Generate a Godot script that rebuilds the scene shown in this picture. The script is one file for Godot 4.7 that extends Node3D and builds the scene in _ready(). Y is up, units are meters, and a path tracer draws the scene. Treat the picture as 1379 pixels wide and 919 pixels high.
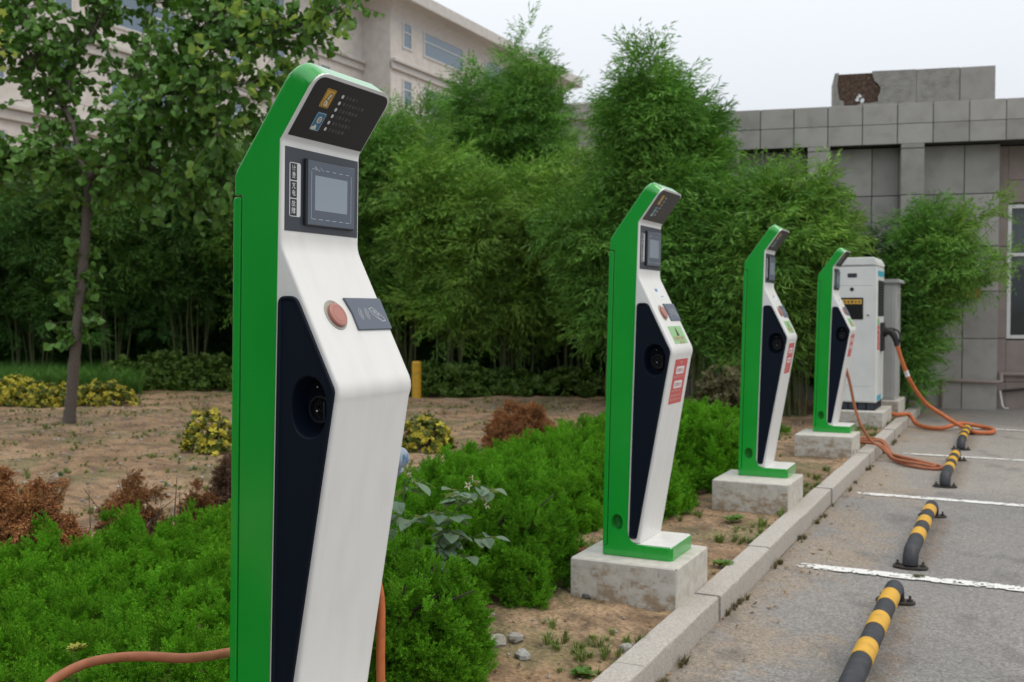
extends Node3D
# A row of green and white charging posts beside a parking lot. y is up, metres; the kerb runs along -z, the posts face +x.

const FOCAL := 1380.0            # focal length in pixels of a 1379 x 919 picture
const EYE := Vector3(0, 1.36, 0)
var fw: Vector3
var rt: Vector3
var up: Vector3
var rng := RandomNumberGenerator.new()
var M := {}                      # materials
var taken := {}                  # top-level names in use
var nz := FastNoiseLite.new()

func _ready():
	rng.seed = 20240611
	nz.seed = 7
	nz.frequency = 1.0
	nz.fractal_octaves = 3
	camera_and_light()
	make_materials()
	setting()
	buildings()
	kerb_and_paint()
	stations()
	chargers()
	wheel_stops()
	cables()
	bamboo()
	trees()
	low_planting()
	ground_cover()

# ---------------------------------------------------------------- camera, sky, sun, exposure
func camera_and_light():
	var cam := Camera3D.new()
	cam.name = "camera"
	add_child(cam)
	var yaw := atan((1375.0 - 689.5) / FOCAL)
	var pitch := -atan((459.5 - 418.0) / FOCAL)
	cam.position = EYE
	cam.rotation = Vector3(pitch, yaw, 0)
	var at := CameraAttributesPhysical.new()
	at.frustum_focal_length = 52.55
	at.frustum_focus_distance = 2.35
	at.exposure_aperture = 10.0
	cam.attributes = at
	cam.fov = 2.0 * rad_to_deg(atan(459.5 / FOCAL))
	cam.near = 0.05
	cam.far = 2000.0
	cam.current = true
	fw = -cam.basis.z
	rt = cam.basis.x
	up = cam.basis.y
	var we := WorldEnvironment.new()
	we.name = "environment"
	var e := Environment.new()
	e.background_mode = Environment.BG_SKY
	var sk := ProceduralSkyMaterial.new()
	sk.sky_top_color = lin(0.80, 0.83, 0.88)
	sk.sky_horizon_color = lin(0.325, 0.342, 0.365)
	sk.sky_curve = 0.6
	sk.ground_horizon_color = lin(0.15, 0.145, 0.135)
	sk.ground_bottom_color = lin(0.12, 0.115, 0.105)
	sk.sun_angle_max = 1.0
	sk.sky_energy_multiplier = 1.0
	var s := Sky.new()
	s.sky_material = sk
	e.sky = s
	e.background_energy_multiplier = 2.0
	e.tonemap_mode = Environment.TONE_MAPPER_LINEAR
	e.tonemap_exposure = 1.0
	e.sdfgi_enabled = true
	e.ssao_enabled = true
	e.ssil_enabled = true
	we.environment = e
	add_child(we)
	var sun := DirectionalLight3D.new()
	sun.name = "sun"
	sun.light_energy = 0.44
	sun.light_angular_distance = 32.0
	sun.light_color = Color(1.0, 0.97, 0.92)
	sun.shadow_enabled = true
	add_child(sun)
	sun.look_at_from_position(Vector3(6, 11, -2.0), Vector3.ZERO)

# ---------------------------------------------------------------- small helpers
func lin(r: float, g: float, b: float, a := 1.0) -> Color:
	return Color(r, g, b, a).linear_to_srgb()

func ray(px: float, py: float) -> Vector3:
	return fw * FOCAL + rt * (px - 689.5) + up * (459.5 - py)

func at(px: float, py: float, depth: float) -> Vector3:
	return EYE + ray(px, py) * (depth / FOCAL)

func on_ground(px: float, py: float, h: float) -> Vector3:
	var d := ray(px, py)
	return EYE + d * ((h - EYE.y) / d.y)

func on_x(px: float, py: float, x: float) -> Vector3:
	var d := ray(px, py)
	return EYE + d * (x / d.x)

func numbered(called: String) -> String:
	var n: int = taken.get(called, 0)
	taken[called] = n + 1
	return called if n == 0 else "%s_%03d" % [called, n]

func tag(o: Node, label: String, category: String, group := "") -> void:
	o.set_meta("label", label)
	o.set_meta("category", category)
	if group != "":
		o.set_meta("group", group)

func thing(called: String, pos: Vector3, label: String, category: String, group := "", turn := 0.0) -> Node3D:
	var o := Node3D.new()
	o.name = numbered(called)
	add_child(o)
	o.position = pos
	o.rotation.y = turn
	tag(o, label, category, group)
	return o

func put(mesh: Mesh, called: String, m: Material, parent: Node = null) -> MeshInstance3D:
	var o := MeshInstance3D.new()
	o.name = called if parent else numbered(called)
	o.mesh = mesh
	o.material_override = m
	(parent if parent else self).add_child(o, true)
	return o

func struct(mesh: Mesh, called: String, m: Material) -> MeshInstance3D:
	var o := put(mesh, called, m)
	o.set_meta("kind", "structure")
	return o

func scatter(mesh: Mesh, xf: Array, cols: PackedColorArray, called: String, m: Material, parent: Node = null) -> MultiMeshInstance3D:
	var mm := MultiMesh.new()
	mm.transform_format = MultiMesh.TRANSFORM_3D
	mm.use_colors = true
	mm.mesh = mesh
	mm.instance_count = xf.size()
	for i in xf.size():
		mm.set_instance_transform(i, xf[i])
		mm.set_instance_color(i, cols[i])
	var o := MultiMeshInstance3D.new()
	o.name = called if parent else numbered(called)
	o.multimesh = mm
	o.material_override = m
	o.set_meta("kind", "stuff")
	(parent if parent else self).add_child(o, true)
	return o

func rr(a: float, b: float) -> float:
	return rng.randf_range(a, b)

func rdir() -> Vector3:
	var z := rr(-1, 1)
	var a := rr(0, TAU)
	var r := sqrt(1.0 - z * z)
	return Vector3(r * cos(a), z, r * sin(a))

func basis_to(dir: Vector3, roll := 0.0) -> Basis:   # a basis whose y axis points along dir
	var y := dir.normalized()
	var x := y.cross(Vector3(0.13, 0.21, 1.0)).normalized()
	if x.length() < 0.1:
		x = Vector3.RIGHT
	var z := x.cross(y).normalized()
	return Basis(x, y, z).rotated(y, roll)

# ---------------------------------------------------------------- triangle soup with crease-angle normals
class Geo:
	var v := PackedVector3Array()
	var c := PackedColorArray()
	var tint := Color.WHITE

	func tri(a: Vector3, b: Vector3, d: Vector3) -> void:
		v.append(a); v.append(b); v.append(d)
		c.append(tint); c.append(tint); c.append(tint)

	func quad(a: Vector3, b: Vector3, d: Vector3, e: Vector3) -> void:   # clockwise seen from the front
		tri(a, b, d)
		tri(a, d, e)

	func facing(a: Vector3, b: Vector3, d: Vector3, out: Vector3) -> void:
		if (b - a).cross(d - a).dot(out) > 0.0:
			tri(a, d, b)
		else:
			tri(a, b, d)

	func face4(a: Vector3, b: Vector3, d: Vector3, e: Vector3, out: Vector3) -> void:
		facing(a, b, d, out)
		facing(a, d, e, out)

	func box(lo: Vector3, hi: Vector3, k := 0.0, t := Transform3D()) -> void:   # a box with chamfered edges
		var m := (lo + hi) * 0.5
		var h := (hi - lo) * 0.5
		var s := h - Vector3.ONE * k
		var p := func(x: float, y: float, z: float) -> Vector3: return t * (m + Vector3(x, y, z))
		for a in 3:
			var b := (a + 1) % 3
			var d := (a + 2) % 3
			for sg in [-1.0, 1.0]:
				var q := []
				for w in [[-1, -1], [1, -1], [1, 1], [-1, 1]]:
					var x := Vector3.ZERO
					x[a] = sg * h[a]; x[b] = w[0] * s[b]; x[d] = w[1] * s[d]
					q.append(p.call(x.x, x.y, x.z))
				var n := Vector3.ZERO
				n[a] = sg
				face4(q[0], q[1], q[2], q[3], t.basis * n)
				if k > 0.0:
					for sh in [-1.0, 1.0]:   # the chamfer between faces a and b
						var q2 := []
						for w in [[0, -1], [0, 1], [1, 1], [1, -1]]:
							var x2 := Vector3.ZERO
							x2[a] = sg * (h[a] if w[0] == 0 else s[a]); x2[b] = sh * (s[b] if w[0] == 0 else h[b]); x2[d] = w[1] * s[d]
							q2.append(p.call(x2.x, x2.y, x2.z))
						var n2 := Vector3.ZERO
						n2[a] = sg; n2[b] = sh
						face4(q2[0], q2[1], q2[2], q2[3], t.basis * n2)
		if k > 0.0:
			for i in 8:
				var g := Vector3(1 if i & 1 else -1, 1 if i & 2 else -1, 1 if i & 4 else -1)
				var a1 := t * (m + g * Vector3(h.x, s.y, s.z))
				var a2 := t * (m + g * Vector3(s.x, h.y, s.z))
				var a3 := t * (m + g * Vector3(s.x, s.y, h.z))
				facing(a1, a2, a3, t.basis * g)

	func tube(pts: Array, radii: Array, sides := 8, caps := true) -> void:
		var prev := []
		var nrm := Vector3.ZERO
		var last_dir := Vector3.ZERO
		for i in pts.size():
			var p: Vector3 = pts[i]
			var d: Vector3 = (pts[mini(i + 1, pts.size() - 1)] - pts[maxi(i - 1, 0)]).normalized()
			if i == 0:
				nrm = d.cross(Vector3(0.31, 0.9, 0.22)).normalized()
				if nrm.length() < 0.1:
					nrm = Vector3.RIGHT
			else:
				nrm = (nrm - d * nrm.dot(d)).normalized()
			var bi := d.cross(nrm)
			var ring := []
			var r: float = radii[mini(i, radii.size() - 1)]
			for k in sides:
				var a := TAU * k / sides
				ring.append(p + (nrm * cos(a) + bi * sin(a)) * r)
			if i > 0:
				for k in sides:
					var k2 := (k + 1) % sides
					face4(prev[k], prev[k2], ring[k2], ring[k], (prev[k] + ring[k2]) * 0.5 - (pts[i - 1] + p) * 0.5)
			if caps and (i == 0 or i == pts.size() - 1):
				for k in range(1, sides - 1):
					facing(ring[0], ring[k], ring[k + 1], -d if i == 0 else d)
			prev = ring
			last_dir = d

	func lathe(profile: Array, sides: int, t := Transform3D(), closed_ends := true) -> void:   # profile of (radius, height) round the y axis
		for i in profile.size() - 1:
			var a: Vector2 = profile[i]
			var b: Vector2 = profile[i + 1]
			for k in sides:
				var a0 := TAU * k / sides
				var a1 := TAU * (k + 1) / sides
				var n := Vector3(cos((a0 + a1) / 2), 0, sin((a0 + a1) / 2)) * (b.y - a.y) + Vector3(0, a.x - b.x, 0)
				face4(t * Vector3(a.x * cos(a0), a.y, a.x * sin(a0)), t * Vector3(a.x * cos(a1), a.y, a.x * sin(a1)), t * Vector3(b.x * cos(a1), b.y, b.x * sin(a1)), t * Vector3(b.x * cos(a0), b.y, b.x * sin(a0)), t.basis * n)
		if closed_ends:
			for e in [0, profile.size() - 1]:
				var q: Vector2 = profile[e]
				for k in range(1, sides - 1):
					facing(t * Vector3(q.x, q.y, 0), t * Vector3(q.x * cos(TAU * k / sides), q.y, q.x * sin(TAU * k / sides)), t * Vector3(q.x * cos(TAU * (k + 1) / sides), q.y, q.x * sin(TAU * (k + 1) / sides)), t.basis * Vector3(0, -1 if e == 0 else 1, 0))

	func cap(poly: PackedVector2Array, z: float, t: Transform3D, out: Vector3) -> void:
		var ix := Geometry2D.triangulate_polygon(poly)
		for i in range(0, ix.size(), 3):
			var a := poly[ix[i]]
			var b := poly[ix[i + 1]]
			var d := poly[ix[i + 2]]
			facing(t * Vector3(a.x, a.y, z), t * Vector3(b.x, b.y, z), t * Vector3(d.x, d.y, z), t.basis * out)

	func skin(a: PackedVector2Array, za: float, b: PackedVector2Array, zb: float, t: Transform3D, inward := false) -> void:   # quads between two outlines of the same count
		var n := a.size()
		var mid := Vector2.ZERO
		for q in a:
			mid += q / n
		var turn := 0.0
		for k in n:
			turn += (a[k] - mid).cross(a[(k + 1) % n] - mid)
		for k in n:
			var k2 := (k + 1) % n
			var ed := a[k2] - a[k]
			var o2 := Vector2(ed.y, -ed.x) * (signf(turn))
			var out := Vector3(o2.x, o2.y, 0).normalized()
			var p0 := Vector3(a[k].x, a[k].y, za)
			var p1 := Vector3(a[k2].x, a[k2].y, za)
			var p2 := Vector3(b[k2].x, b[k2].y, zb)
			var p3 := Vector3(b[k].x, b[k].y, zb)
			var nn := (p1 - p0).cross(p3 - p0)
			if absf(nn.dot(out)) < 1e-9:
				out = Vector3(0, 0, 1) if zb >= za else Vector3(0, 0, -1)
			face4(t * p0, t * p1, t * p2, t * p3, t.basis * (-out if inward else out))

	func mesh(crease := 40.0, colors := false) -> ArrayMesh:
		var n := v.size() / 3
		var fn := PackedVector3Array()
		fn.resize(n)
		var by := {}
		for i in n:
			fn[i] = (v[3 * i + 2] - v[3 * i]).cross(v[3 * i + 1] - v[3 * i])
			for k in 3:
				var key := Vector3i((v[3 * i + k] * 20000.0).round())
				if by.has(key):
					by[key].append(i)
				else:
					by[key] = PackedInt32Array([i])
		var lim := cos(deg_to_rad(crease))
		var nn := PackedVector3Array()
		nn.resize(v.size())
		for i in n:
			var u := fn[i].normalized()
			for k in 3:
				var s := Vector3.ZERO
				for j in by[Vector3i((v[3 * i + k] * 20000.0).round())]:
					if fn[j].normalized().dot(u) >= lim:
						s += fn[j]
				nn[3 * i + k] = s.normalized() if s.length() > 1e-14 else (u if u.length() > 0.5 else Vector3.UP)
		var arr := []
		arr.resize(Mesh.ARRAY_MAX)
		arr[Mesh.ARRAY_VERTEX] = v
		arr[Mesh.ARRAY_NORMAL] = nn
		if colors:
			arr[Mesh.ARRAY_COLOR] = c
		var am := ArrayMesh.new()
		am.add_surface_from_arrays(Mesh.PRIMITIVE_TRIANGLES, arr)
		return am

func outline_in(poly: PackedVector2Array, k: float) -> PackedVector2Array:   # the outline moved inwards by k, same count
	var n := poly.size()
	var area := 0.0
	for i in n:
		area += poly[i].cross(poly[(i + 1) % n])
	var sg := signf(area)
	var out := PackedVector2Array()
	for i in n:
		var a := (poly[i] - poly[(i + n - 1) % n]).normalized()
		var b := (poly[(i + 1) % n] - poly[i]).normalized()
		var na := Vector2(-a.y, a.x) * sg
		var nb := Vector2(-b.y, b.x) * sg
		var m := (na + nb)
		m = m / maxf(0.5, m.length_squared() * 0.5) if m.length() > 0.01 else na
		out.append(poly[i] + m * k)
	return out

func rounded(pts: Array, radii: Array, steps := 5) -> PackedVector2Array:   # a polygon with each corner rounded by its radius
	var out := PackedVector2Array()
	var n := pts.size()
	for i in n:
		var p: Vector2 = pts[i]
		var r: float = radii[i]
		if r <= 0.0:
			out.append(p)
			continue
		var a: Vector2 = (pts[(i + n - 1) % n] - p).normalized()
		var b: Vector2 = (pts[(i + 1) % n] - p).normalized()
		var half := acos(clampf(a.dot(b), -1, 1)) / 2.0
		var l := r / tan(half)
		for s in steps + 1:
			var t := float(s) / steps
			# quadratic through the corner, close to an arc
			var q := (p + a * l) * (1 - t) * (1 - t) + p * 2 * t * (1 - t) + (p + b * l) * t * t
			out.append(q)
	return out

func keyhole(outer: PackedVector2Array, hole: PackedVector2Array) -> PackedVector2Array:   # outer outline with a hole joined to it by a bridge
	var best := INF
	var bi := 0
	var bj := 0
	for i in outer.size():
		for j in hole.size():
			var d := outer[i].distance_squared_to(hole[j])
			if d < best:
				best = d; bi = i; bj = j
	var sa := 0.0
	for i in outer.size():
		sa += outer[i].cross(outer[(i + 1) % outer.size()])
	var sb := 0.0
	for j in hole.size():
		sb += hole[j].cross(hole[(j + 1) % hole.size()])
	var out := PackedVector2Array()
	for i in bi + 1:
		out.append(outer[i])
	var step := -1 if sa * sb > 0 else 1
	for k in hole.size() + 1:
		out.append(hole[posmod(bj + step * k, hole.size())])
	for i in range(bi, outer.size()):
		out.append(outer[i])
	return out

func oval(c: Vector2, rx: float, ry: float, n := 24, power := 2.0) -> PackedVector2Array:
	var out := PackedVector2Array()
	for k in n:
		var a := TAU * k / n
		out.append(c + Vector2(signf(cos(a)) * pow(absf(cos(a)), 2.0 / power) * rx, signf(sin(a)) * pow(absf(sin(a)), 2.0 / power) * ry))
	return out

# strokes of print: thin plates on a face. Each stroke is [x0, y0, x1, y1] in the frame of t, w wide, h proud
func strokes(g: Geo, t: Transform3D, list: Array, w: float, h := 0.0004) -> void:
	for s in list:
		var a := Vector2(s[0], s[1])
		var b := Vector2(s[2], s[3])
		var d := (b - a).normalized()
		var o := Vector2(-d.y, d.x) * w * 0.5
		var e := d * w * 0.3
		g.face4(t * v3(a + o - e, h), t * v3(b + o + e, h), t * v3(b - o + e, h), t * v3(a - o - e, h), t.basis.z)

func v3(p: Vector2, z: float) -> Vector3:
	return Vector3(p.x, p.y, z)

func glyph_strokes(ch: String, x: float, y: float, s: float) -> Array:   # Han characters as strokes on a 10 x 10 grid, y up
	var G := {
		"ji": [[1, 9, 2, 8], [1, 6, 2.6, 6], [2.6, 6, 2.6, 1], [2.6, 1, 3.6, 2.2], [4.2, 6, 9.6, 6], [7, 9.5, 7, 0.5]],
		"fei": [[2, 9, 8, 9], [8, 9, 8, 7.6], [2, 7.6, 8, 7.6], [2, 7.6, 2, 6.2], [2, 6.2, 9, 6.2], [9, 6.2, 9, 5], [4, 10, 3.4, 5], [6, 10, 6, 5], [2.5, 4.6, 7.5, 4.6], [2.5, 4.6, 2.5, 1.6], [7.5, 4.6, 7.5, 1.6], [5, 3.6, 5, 2], [5, 2, 2, 0.4], [5.4, 1.6, 8, 0.4]],
		"chong": [[5, 10, 5, 8.6], [1, 8.4, 9, 8.4], [5, 8.2, 3, 5.6], [3, 5.6, 7.4, 6], [6.2, 7, 8, 5.2], [4, 5.2, 3.6, 2.6], [3.6, 2.6, 1.2, 0.6], [6.2, 5.2, 6.2, 1], [6.2, 1, 9, 1], [9, 1, 9, 2.4]],
		"dian": [[2, 8, 8, 8], [2, 8, 2, 3], [8, 8, 8, 3], [2, 5.5, 8, 5.5], [2, 3, 8, 3], [5, 10, 5, 1], [5, 1, 9, 1], [9, 1, 9, 2.4]],
		"gu": [[0.6, 7.4, 5, 7.4], [2.8, 9.6, 2.8, 5], [1, 5, 4.6, 5], [1, 5, 1, 1], [4.6, 5, 4.6, 1], [1, 1, 4.6, 1], [6.6, 9.6, 5.4, 6], [6, 7.4, 9.4, 7.4], [8.6, 7.4, 5, 0.6], [6, 5, 9.6, 0.6]],
		"zhang": [[1, 9.4, 1, 0.4], [1, 9.4, 3, 9], [3, 9, 2, 6.6], [2, 6.6, 3, 5], [3, 5, 2, 3.6], [6.6, 10, 6.6, 9], [4, 8.8, 9.4, 8.8], [5, 8.4, 5.6, 7.2], [8.4, 8.4, 7.8, 7.2], [3.8, 7, 9.6, 7], [5, 6, 8.4, 6], [5, 6, 5, 3.2], [8.4, 6, 8.4, 3.2], [5, 4.6, 8.4, 4.6], [5, 3.2, 8.4, 3.2], [3.8, 2, 9.6, 2], [6.6, 3.2, 6.6, 0.2]],
		"zhu": [[2, 8, 1, 6], [1, 7, 5, 7], [3, 9, 3, 0.5], [0.8, 4.6, 5, 4.6], [7, 9, 8, 8], [6, 7, 9.6, 7], [6.4, 4, 9.4, 4], [8, 7, 8, 0.8], [5.6, 0.8, 10, 0.8]],
		"yi": [[2, 9, 8, 9], [2, 9, 2, 6], [8, 9, 8, 6], [2, 7.5, 8, 7.5], [2, 6, 8, 6], [1, 4.6, 9, 4.6], [3, 4.6, 1, 1.4], [5, 4.6, 3, 0.6], [7, 4.6, 5, 0.6], [9, 4.6, 8.4, 0.6]],
		"zhong": [[2, 7.4, 8, 7.4], [2, 7.4, 2, 3.6], [8, 7.4, 8, 3.6], [2, 3.6, 8, 3.6], [5, 9.8, 5, 0.4]],
		"tian": [[2, 9, 8, 9], [2, 9, 2, 1], [8, 9, 8, 1], [2, 5, 8, 5], [2, 1, 8, 1], [5, 9, 5, 1]],
		"ka": [[5, 9.8, 5, 5.4], [5, 7.8, 8, 7.8], [1, 5.4, 9, 5.4], [5, 5.4, 5, 0.4], [5, 3.6, 7.4, 2.6]],
		"qing": [[1, 9, 2, 8], [1, 6, 2.4, 6], [2.4, 6, 2.4, 1.4], [4, 8.6, 9, 8.6], [4.4, 7.2, 8.6, 7.2], [3.8, 5.8, 9.6, 5.8], [6.4, 9.6, 6.4, 5.8], [4.6, 4.6, 8.4, 4.6], [4.6, 4.6, 4.6, 0.4], [8.4, 4.6, 8.4, 0.4], [4.6, 3.2, 8.4, 3.2], [4.6, 2, 8.4, 2]],
	}
	var out := []
	for q in G[ch]:
		out.append([x + q[0] * s / 10, y + q[1] * s / 10, x + q[2] * s / 10, y + q[3] * s / 10])
	return out

# ---------------------------------------------------------------- materials
func paint(c: Color, rough := 0.5, metal := 0.0, spec := 0.5) -> StandardMaterial3D:
	var m := StandardMaterial3D.new()
	m.albedo_color = c
	m.roughness = rough
	m.metallic = metal
	m.metallic_specular = spec
	return m

func noise_tex(freq: float, ramp: Array, size := 512, oct := 4, sd := 1, type := FastNoiseLite.TYPE_SIMPLEX_SMOOTH) -> NoiseTexture2D:
	var n := FastNoiseLite.new()
	n.noise_type = type
	n.frequency = freq
	n.fractal_octaves = oct
	n.seed = sd
	var t := NoiseTexture2D.new()
	t.width = size
	t.height = size
	t.seamless = true
	t.noise = n
	var g := Gradient.new()
	g.offsets = PackedFloat32Array(ramp.map(func(a): return a[0]))
	g.colors = PackedColorArray(ramp.map(func(a): return a[1]))
	t.color_ramp = g
	return t

func bump_tex(freq: float, size := 512, oct := 4, sd := 3, strength := 4.0) -> NoiseTexture2D:
	var n := FastNoiseLite.new()
	n.frequency = freq
	n.fractal_octaves = oct
	n.seed = sd
	var t := NoiseTexture2D.new()
	t.width = size
	t.height = size
	t.seamless = true
	t.as_normal_map = true
	t.bump_strength = strength
	t.noise = n
	return t

func grain_image(size: int, low: float, coarse: float, sd: int) -> Image:   # mineral grain: each pixel a grain, over slightly larger ones
	var r := RandomNumberGenerator.new()
	r.seed = sd
	var half := size / 3
	var big := PackedFloat32Array()
	big.resize(half * half)
	for i in big.size():
		big[i] = r.randf()
	var data := PackedByteArray()
	data.resize(size * size)
	for y in size:
		var by := (y / 3) % half * half
		for x in size:
			var f := r.randf() * (1.0 - coarse) + big[by + (x / 3) % half] * coarse
			f = clampf((f - 0.5) * 1.5 + 0.5, 0.0, 1.0)
			data[y * size + x] = int(255.0 * pow(low + (1.0 - low) * f, 0.4545))
	var im := Image.create_from_data(size, size, false, Image.FORMAT_L8, data)
	im.convert(Image.FORMAT_RGB8)
	return im

func grain_bump(im: Image, strength: float) -> ImageTexture:
	var b: Image = im.duplicate()
	b.bump_map_to_normal_map(strength)
	return ImageTexture.create_from_image(b)

func worn(m: StandardMaterial3D, tex: Texture2D, metres: float, bump: Texture2D = null, depth := 0.5) -> StandardMaterial3D:
	m.albedo_texture = tex
	m.uv1_triplanar = true
	m.uv1_world_triplanar = true
	m.uv1_scale = Vector3.ONE / metres
	if bump:
		m.normal_enabled = true
		m.normal_texture = bump
		m.normal_scale = depth
	return m

func leaf_mat(rough := 0.5, back := 0.5) -> StandardMaterial3D:
	var m := paint(Color.WHITE, rough)
	m.vertex_color_use_as_albedo = true
	m.cull_mode = BaseMaterial3D.CULL_DISABLED
	m.backlight_enabled = back > 0.0
	m.backlight = Color(back * 0.9, back, back * 0.45)
	m.metallic_specular = 0.32
	return m

func grey(a: float) -> Color:
	return lin(a, a, a)

func make_materials():
	M.green = worn(paint(Color.WHITE, 0.22, 0.0, 0.5), noise_tex(0.012, [[0.0, lin(0.008, 0.305, 0.031)], [0.55, lin(0.009, 0.325, 0.034)], [1.0, lin(0.013, 0.34, 0.039)]], 256, 4, 5), 1.3, bump_tex(0.02, 256, 2, 4, 1.0), 0.05)
	M.green.clearcoat_enabled = true
	M.green.clearcoat = 0.6
	M.green.clearcoat_roughness = 0.12
	M.white = worn(paint(Color.WHITE, 0.36), noise_tex(0.008, [[0.0, lin(0.68, 0.675, 0.655)], [0.4, lin(0.715, 0.718, 0.705)], [0.6, lin(0.73, 0.735, 0.725)], [1.0, lin(0.745, 0.75, 0.742)]], 1024, 6, 9), 0.9)
	M.white.uv1_scale = Vector3(1.6, 0.45, 1.6)
	M.navy = paint(lin(0.0035, 0.0072, 0.0165), 0.5, 0.0, 0.28)
	M.black_gloss = paint(lin(0.006, 0.006, 0.0065), 0.32)
	M.slate = paint(lin(0.032, 0.038, 0.052), 0.38)
	M.bezel = paint(lin(0.085, 0.105, 0.14), 0.4)
	M.bezel_dark = paint(lin(0.018, 0.021, 0.027), 0.5)
	M.screen = paint(lin(0.25, 0.30, 0.355), 0.18)
	M.pad = paint(lin(0.095, 0.115, 0.155), 0.42)
	M.print_white = paint(lin(0.62, 0.64, 0.66), 0.6)
	M.print_grey = paint(lin(0.16, 0.16, 0.16), 0.6)
	M.print_dark = paint(lin(0.02, 0.018, 0.016), 0.6)
	M.icon_yellow = paint(lin(0.62, 0.36, 0.055), 0.5)
	M.icon_blue = paint(lin(0.045, 0.17, 0.30), 0.5)
	M.icon_cream = paint(lin(0.70, 0.66, 0.52), 0.5)
	M.button = paint(lin(0.40, 0.165, 0.13), 0.35)
	M.button_ring = paint(lin(0.36, 0.345, 0.30), 0.45)
	M.rubber = paint(lin(0.012, 0.012, 0.013), 0.6)
	M.socket = paint(lin(0.006, 0.008, 0.013), 0.45)
	M.steel = paint(lin(0.55, 0.55, 0.54), 0.3, 1.0)
	M.sticker_green = paint(lin(0.26, 0.48, 0.22), 0.45)
	M.sticker_red = paint(lin(0.56, 0.085, 0.09), 0.45)
	M.sticker_white = paint(lin(0.72, 0.74, 0.76), 0.45)
	M.sticker_blue = paint(lin(0.05, 0.20, 0.42), 0.45)
	M.cyan = paint(lin(0.05, 0.38, 0.50), 0.45)
	M.concrete = worn(paint(Color.WHITE, 0.9), noise_tex(0.02, [[0.0, lin(0.42, 0.40, 0.35)], [0.4, lin(0.49, 0.47, 0.425)], [0.6, lin(0.52, 0.50, 0.455)], [1.0, lin(0.57, 0.55, 0.505)]], 512, 5, 11), 0.7, bump_tex(0.2, 512, 4, 12, 4.0), 0.2)
	M.concrete.vertex_color_use_as_albedo = true
	var gi := grain_image(768, 0.42, 0.35, 51)
	var gt := ImageTexture.create_from_image(gi)
	var gb := grain_bump(gi, 2.0)
	M.kerb = worn(paint(lin(0.485, 0.452, 0.412), 0.9), ImageTexture.create_from_image(grain_image(512, 0.62, 0.45, 52)), 1.3, gb, 0.10)
	M.asphalt = worn(paint(Color.WHITE, 0.88), gt, 3.2, gb, 0.30)
	M.asphalt.vertex_color_use_as_albedo = true
	M.soil = worn(paint(Color.WHITE, 0.95), ImageTexture.create_from_image(grain_image(768, 0.45, 0.55, 53)), 3.6, bump_tex(0.09, 1024, 5, 18, 9.0), 0.5)
	M.soil.vertex_color_use_as_albedo = true
	M.line_paint = worn(paint(Color.WHITE, 0.75), noise_tex(0.05, [[0.0, grey(0.45)], [0.4, lin(0.66, 0.66, 0.64)], [1.0, lin(0.78, 0.78, 0.76)]], 512, 5, 19), 0.5)
	M.stop_black = worn(paint(Color.WHITE, 0.55), noise_tex(0.03, [[0.0, lin(0.010, 0.012, 0.016)], [0.6, lin(0.019, 0.022, 0.030)], [1.0, lin(0.05, 0.05, 0.05)]], 256, 5, 20), 0.5)
	M.stop_yellow = worn(paint(Color.WHITE, 0.5), noise_tex(0.03, [[0.0, lin(0.40, 0.22, 0.03)], [0.35, lin(0.60, 0.33, 0.02)], [1.0, lin(0.66, 0.37, 0.025)]], 256, 5, 21), 0.5)
	M.rust = worn(paint(Color.WHITE, 0.85), noise_tex(0.05, [[0.0, lin(0.02, 0.018, 0.016)], [0.5, lin(0.045, 0.038, 0.032)], [1.0, lin(0.10, 0.07, 0.05)]], 256, 5, 22), 0.3)
	M.orange = worn(paint(Color.WHITE, 0.5), noise_tex(0.04, [[0.0, lin(0.34, 0.09, 0.028)], [0.5, lin(0.50, 0.13, 0.035)], [1.0, lin(0.54, 0.16, 0.05)]], 256, 4, 23), 0.6)
	M.orange_dusty = worn(paint(Color.WHITE, 0.65), noise_tex(0.05, [[0.0, lin(0.26, 0.10, 0.05)], [0.5, lin(0.38, 0.125, 0.055)], [1.0, lin(0.42, 0.17, 0.09)]], 256, 4, 24), 0.5)
	M.plug_grey = paint(lin(0.24, 0.31, 0.38), 0.4)
	M.cabinet = worn(paint(Color.WHITE, 0.4), noise_tex(0.01, [[0.0, lin(0.62, 0.64, 0.62)], [1.0, lin(0.72, 0.735, 0.72)]], 256, 4, 25), 1.2)
	M.cabinet_grey = worn(paint(Color.WHITE, 0.55), noise_tex(0.01, [[0.0, lin(0.34, 0.345, 0.335)], [1.0, lin(0.40, 0.405, 0.395)]], 256, 4, 26), 1.2)
	var tile_bump := bump_tex(0.15, 256, 4, 28, 3.0)
	M.tiles = []
	for k in 5:
		var b := 0.285 + 0.018 * k
		M.tiles.append(worn(paint(Color.WHITE, 0.75), noise_tex(0.012, [[0.0, lin(b * 0.80, b * 0.77, b * 0.70)], [0.45, lin(b, b * 0.955, b * 0.875)], [1.0, lin(b * 1.09, b * 1.06, b)]], 256, 6, 30 + k), 1.1, tile_bump, 0.15))
	M.tile_pink = worn(paint(Color.WHITE, 0.75), noise_tex(0.012, [[0.0, lin(0.23, 0.19, 0.168)], [1.0, lin(0.31, 0.255, 0.228)]], 256, 6, 36), 1.1, tile_bump, 0.15)
	M.grout = paint(lin(0.045, 0.042, 0.038), 0.9)
	M.render_coat = worn(paint(Color.WHITE, 0.85), noise_tex(0.02, [[0.0, lin(0.20, 0.19, 0.172)], [0.5, lin(0.27, 0.26, 0.238)], [1.0, lin(0.32, 0.31, 0.285)]], 512, 6, 37), 1.6, tile_bump, 0.3)
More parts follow.
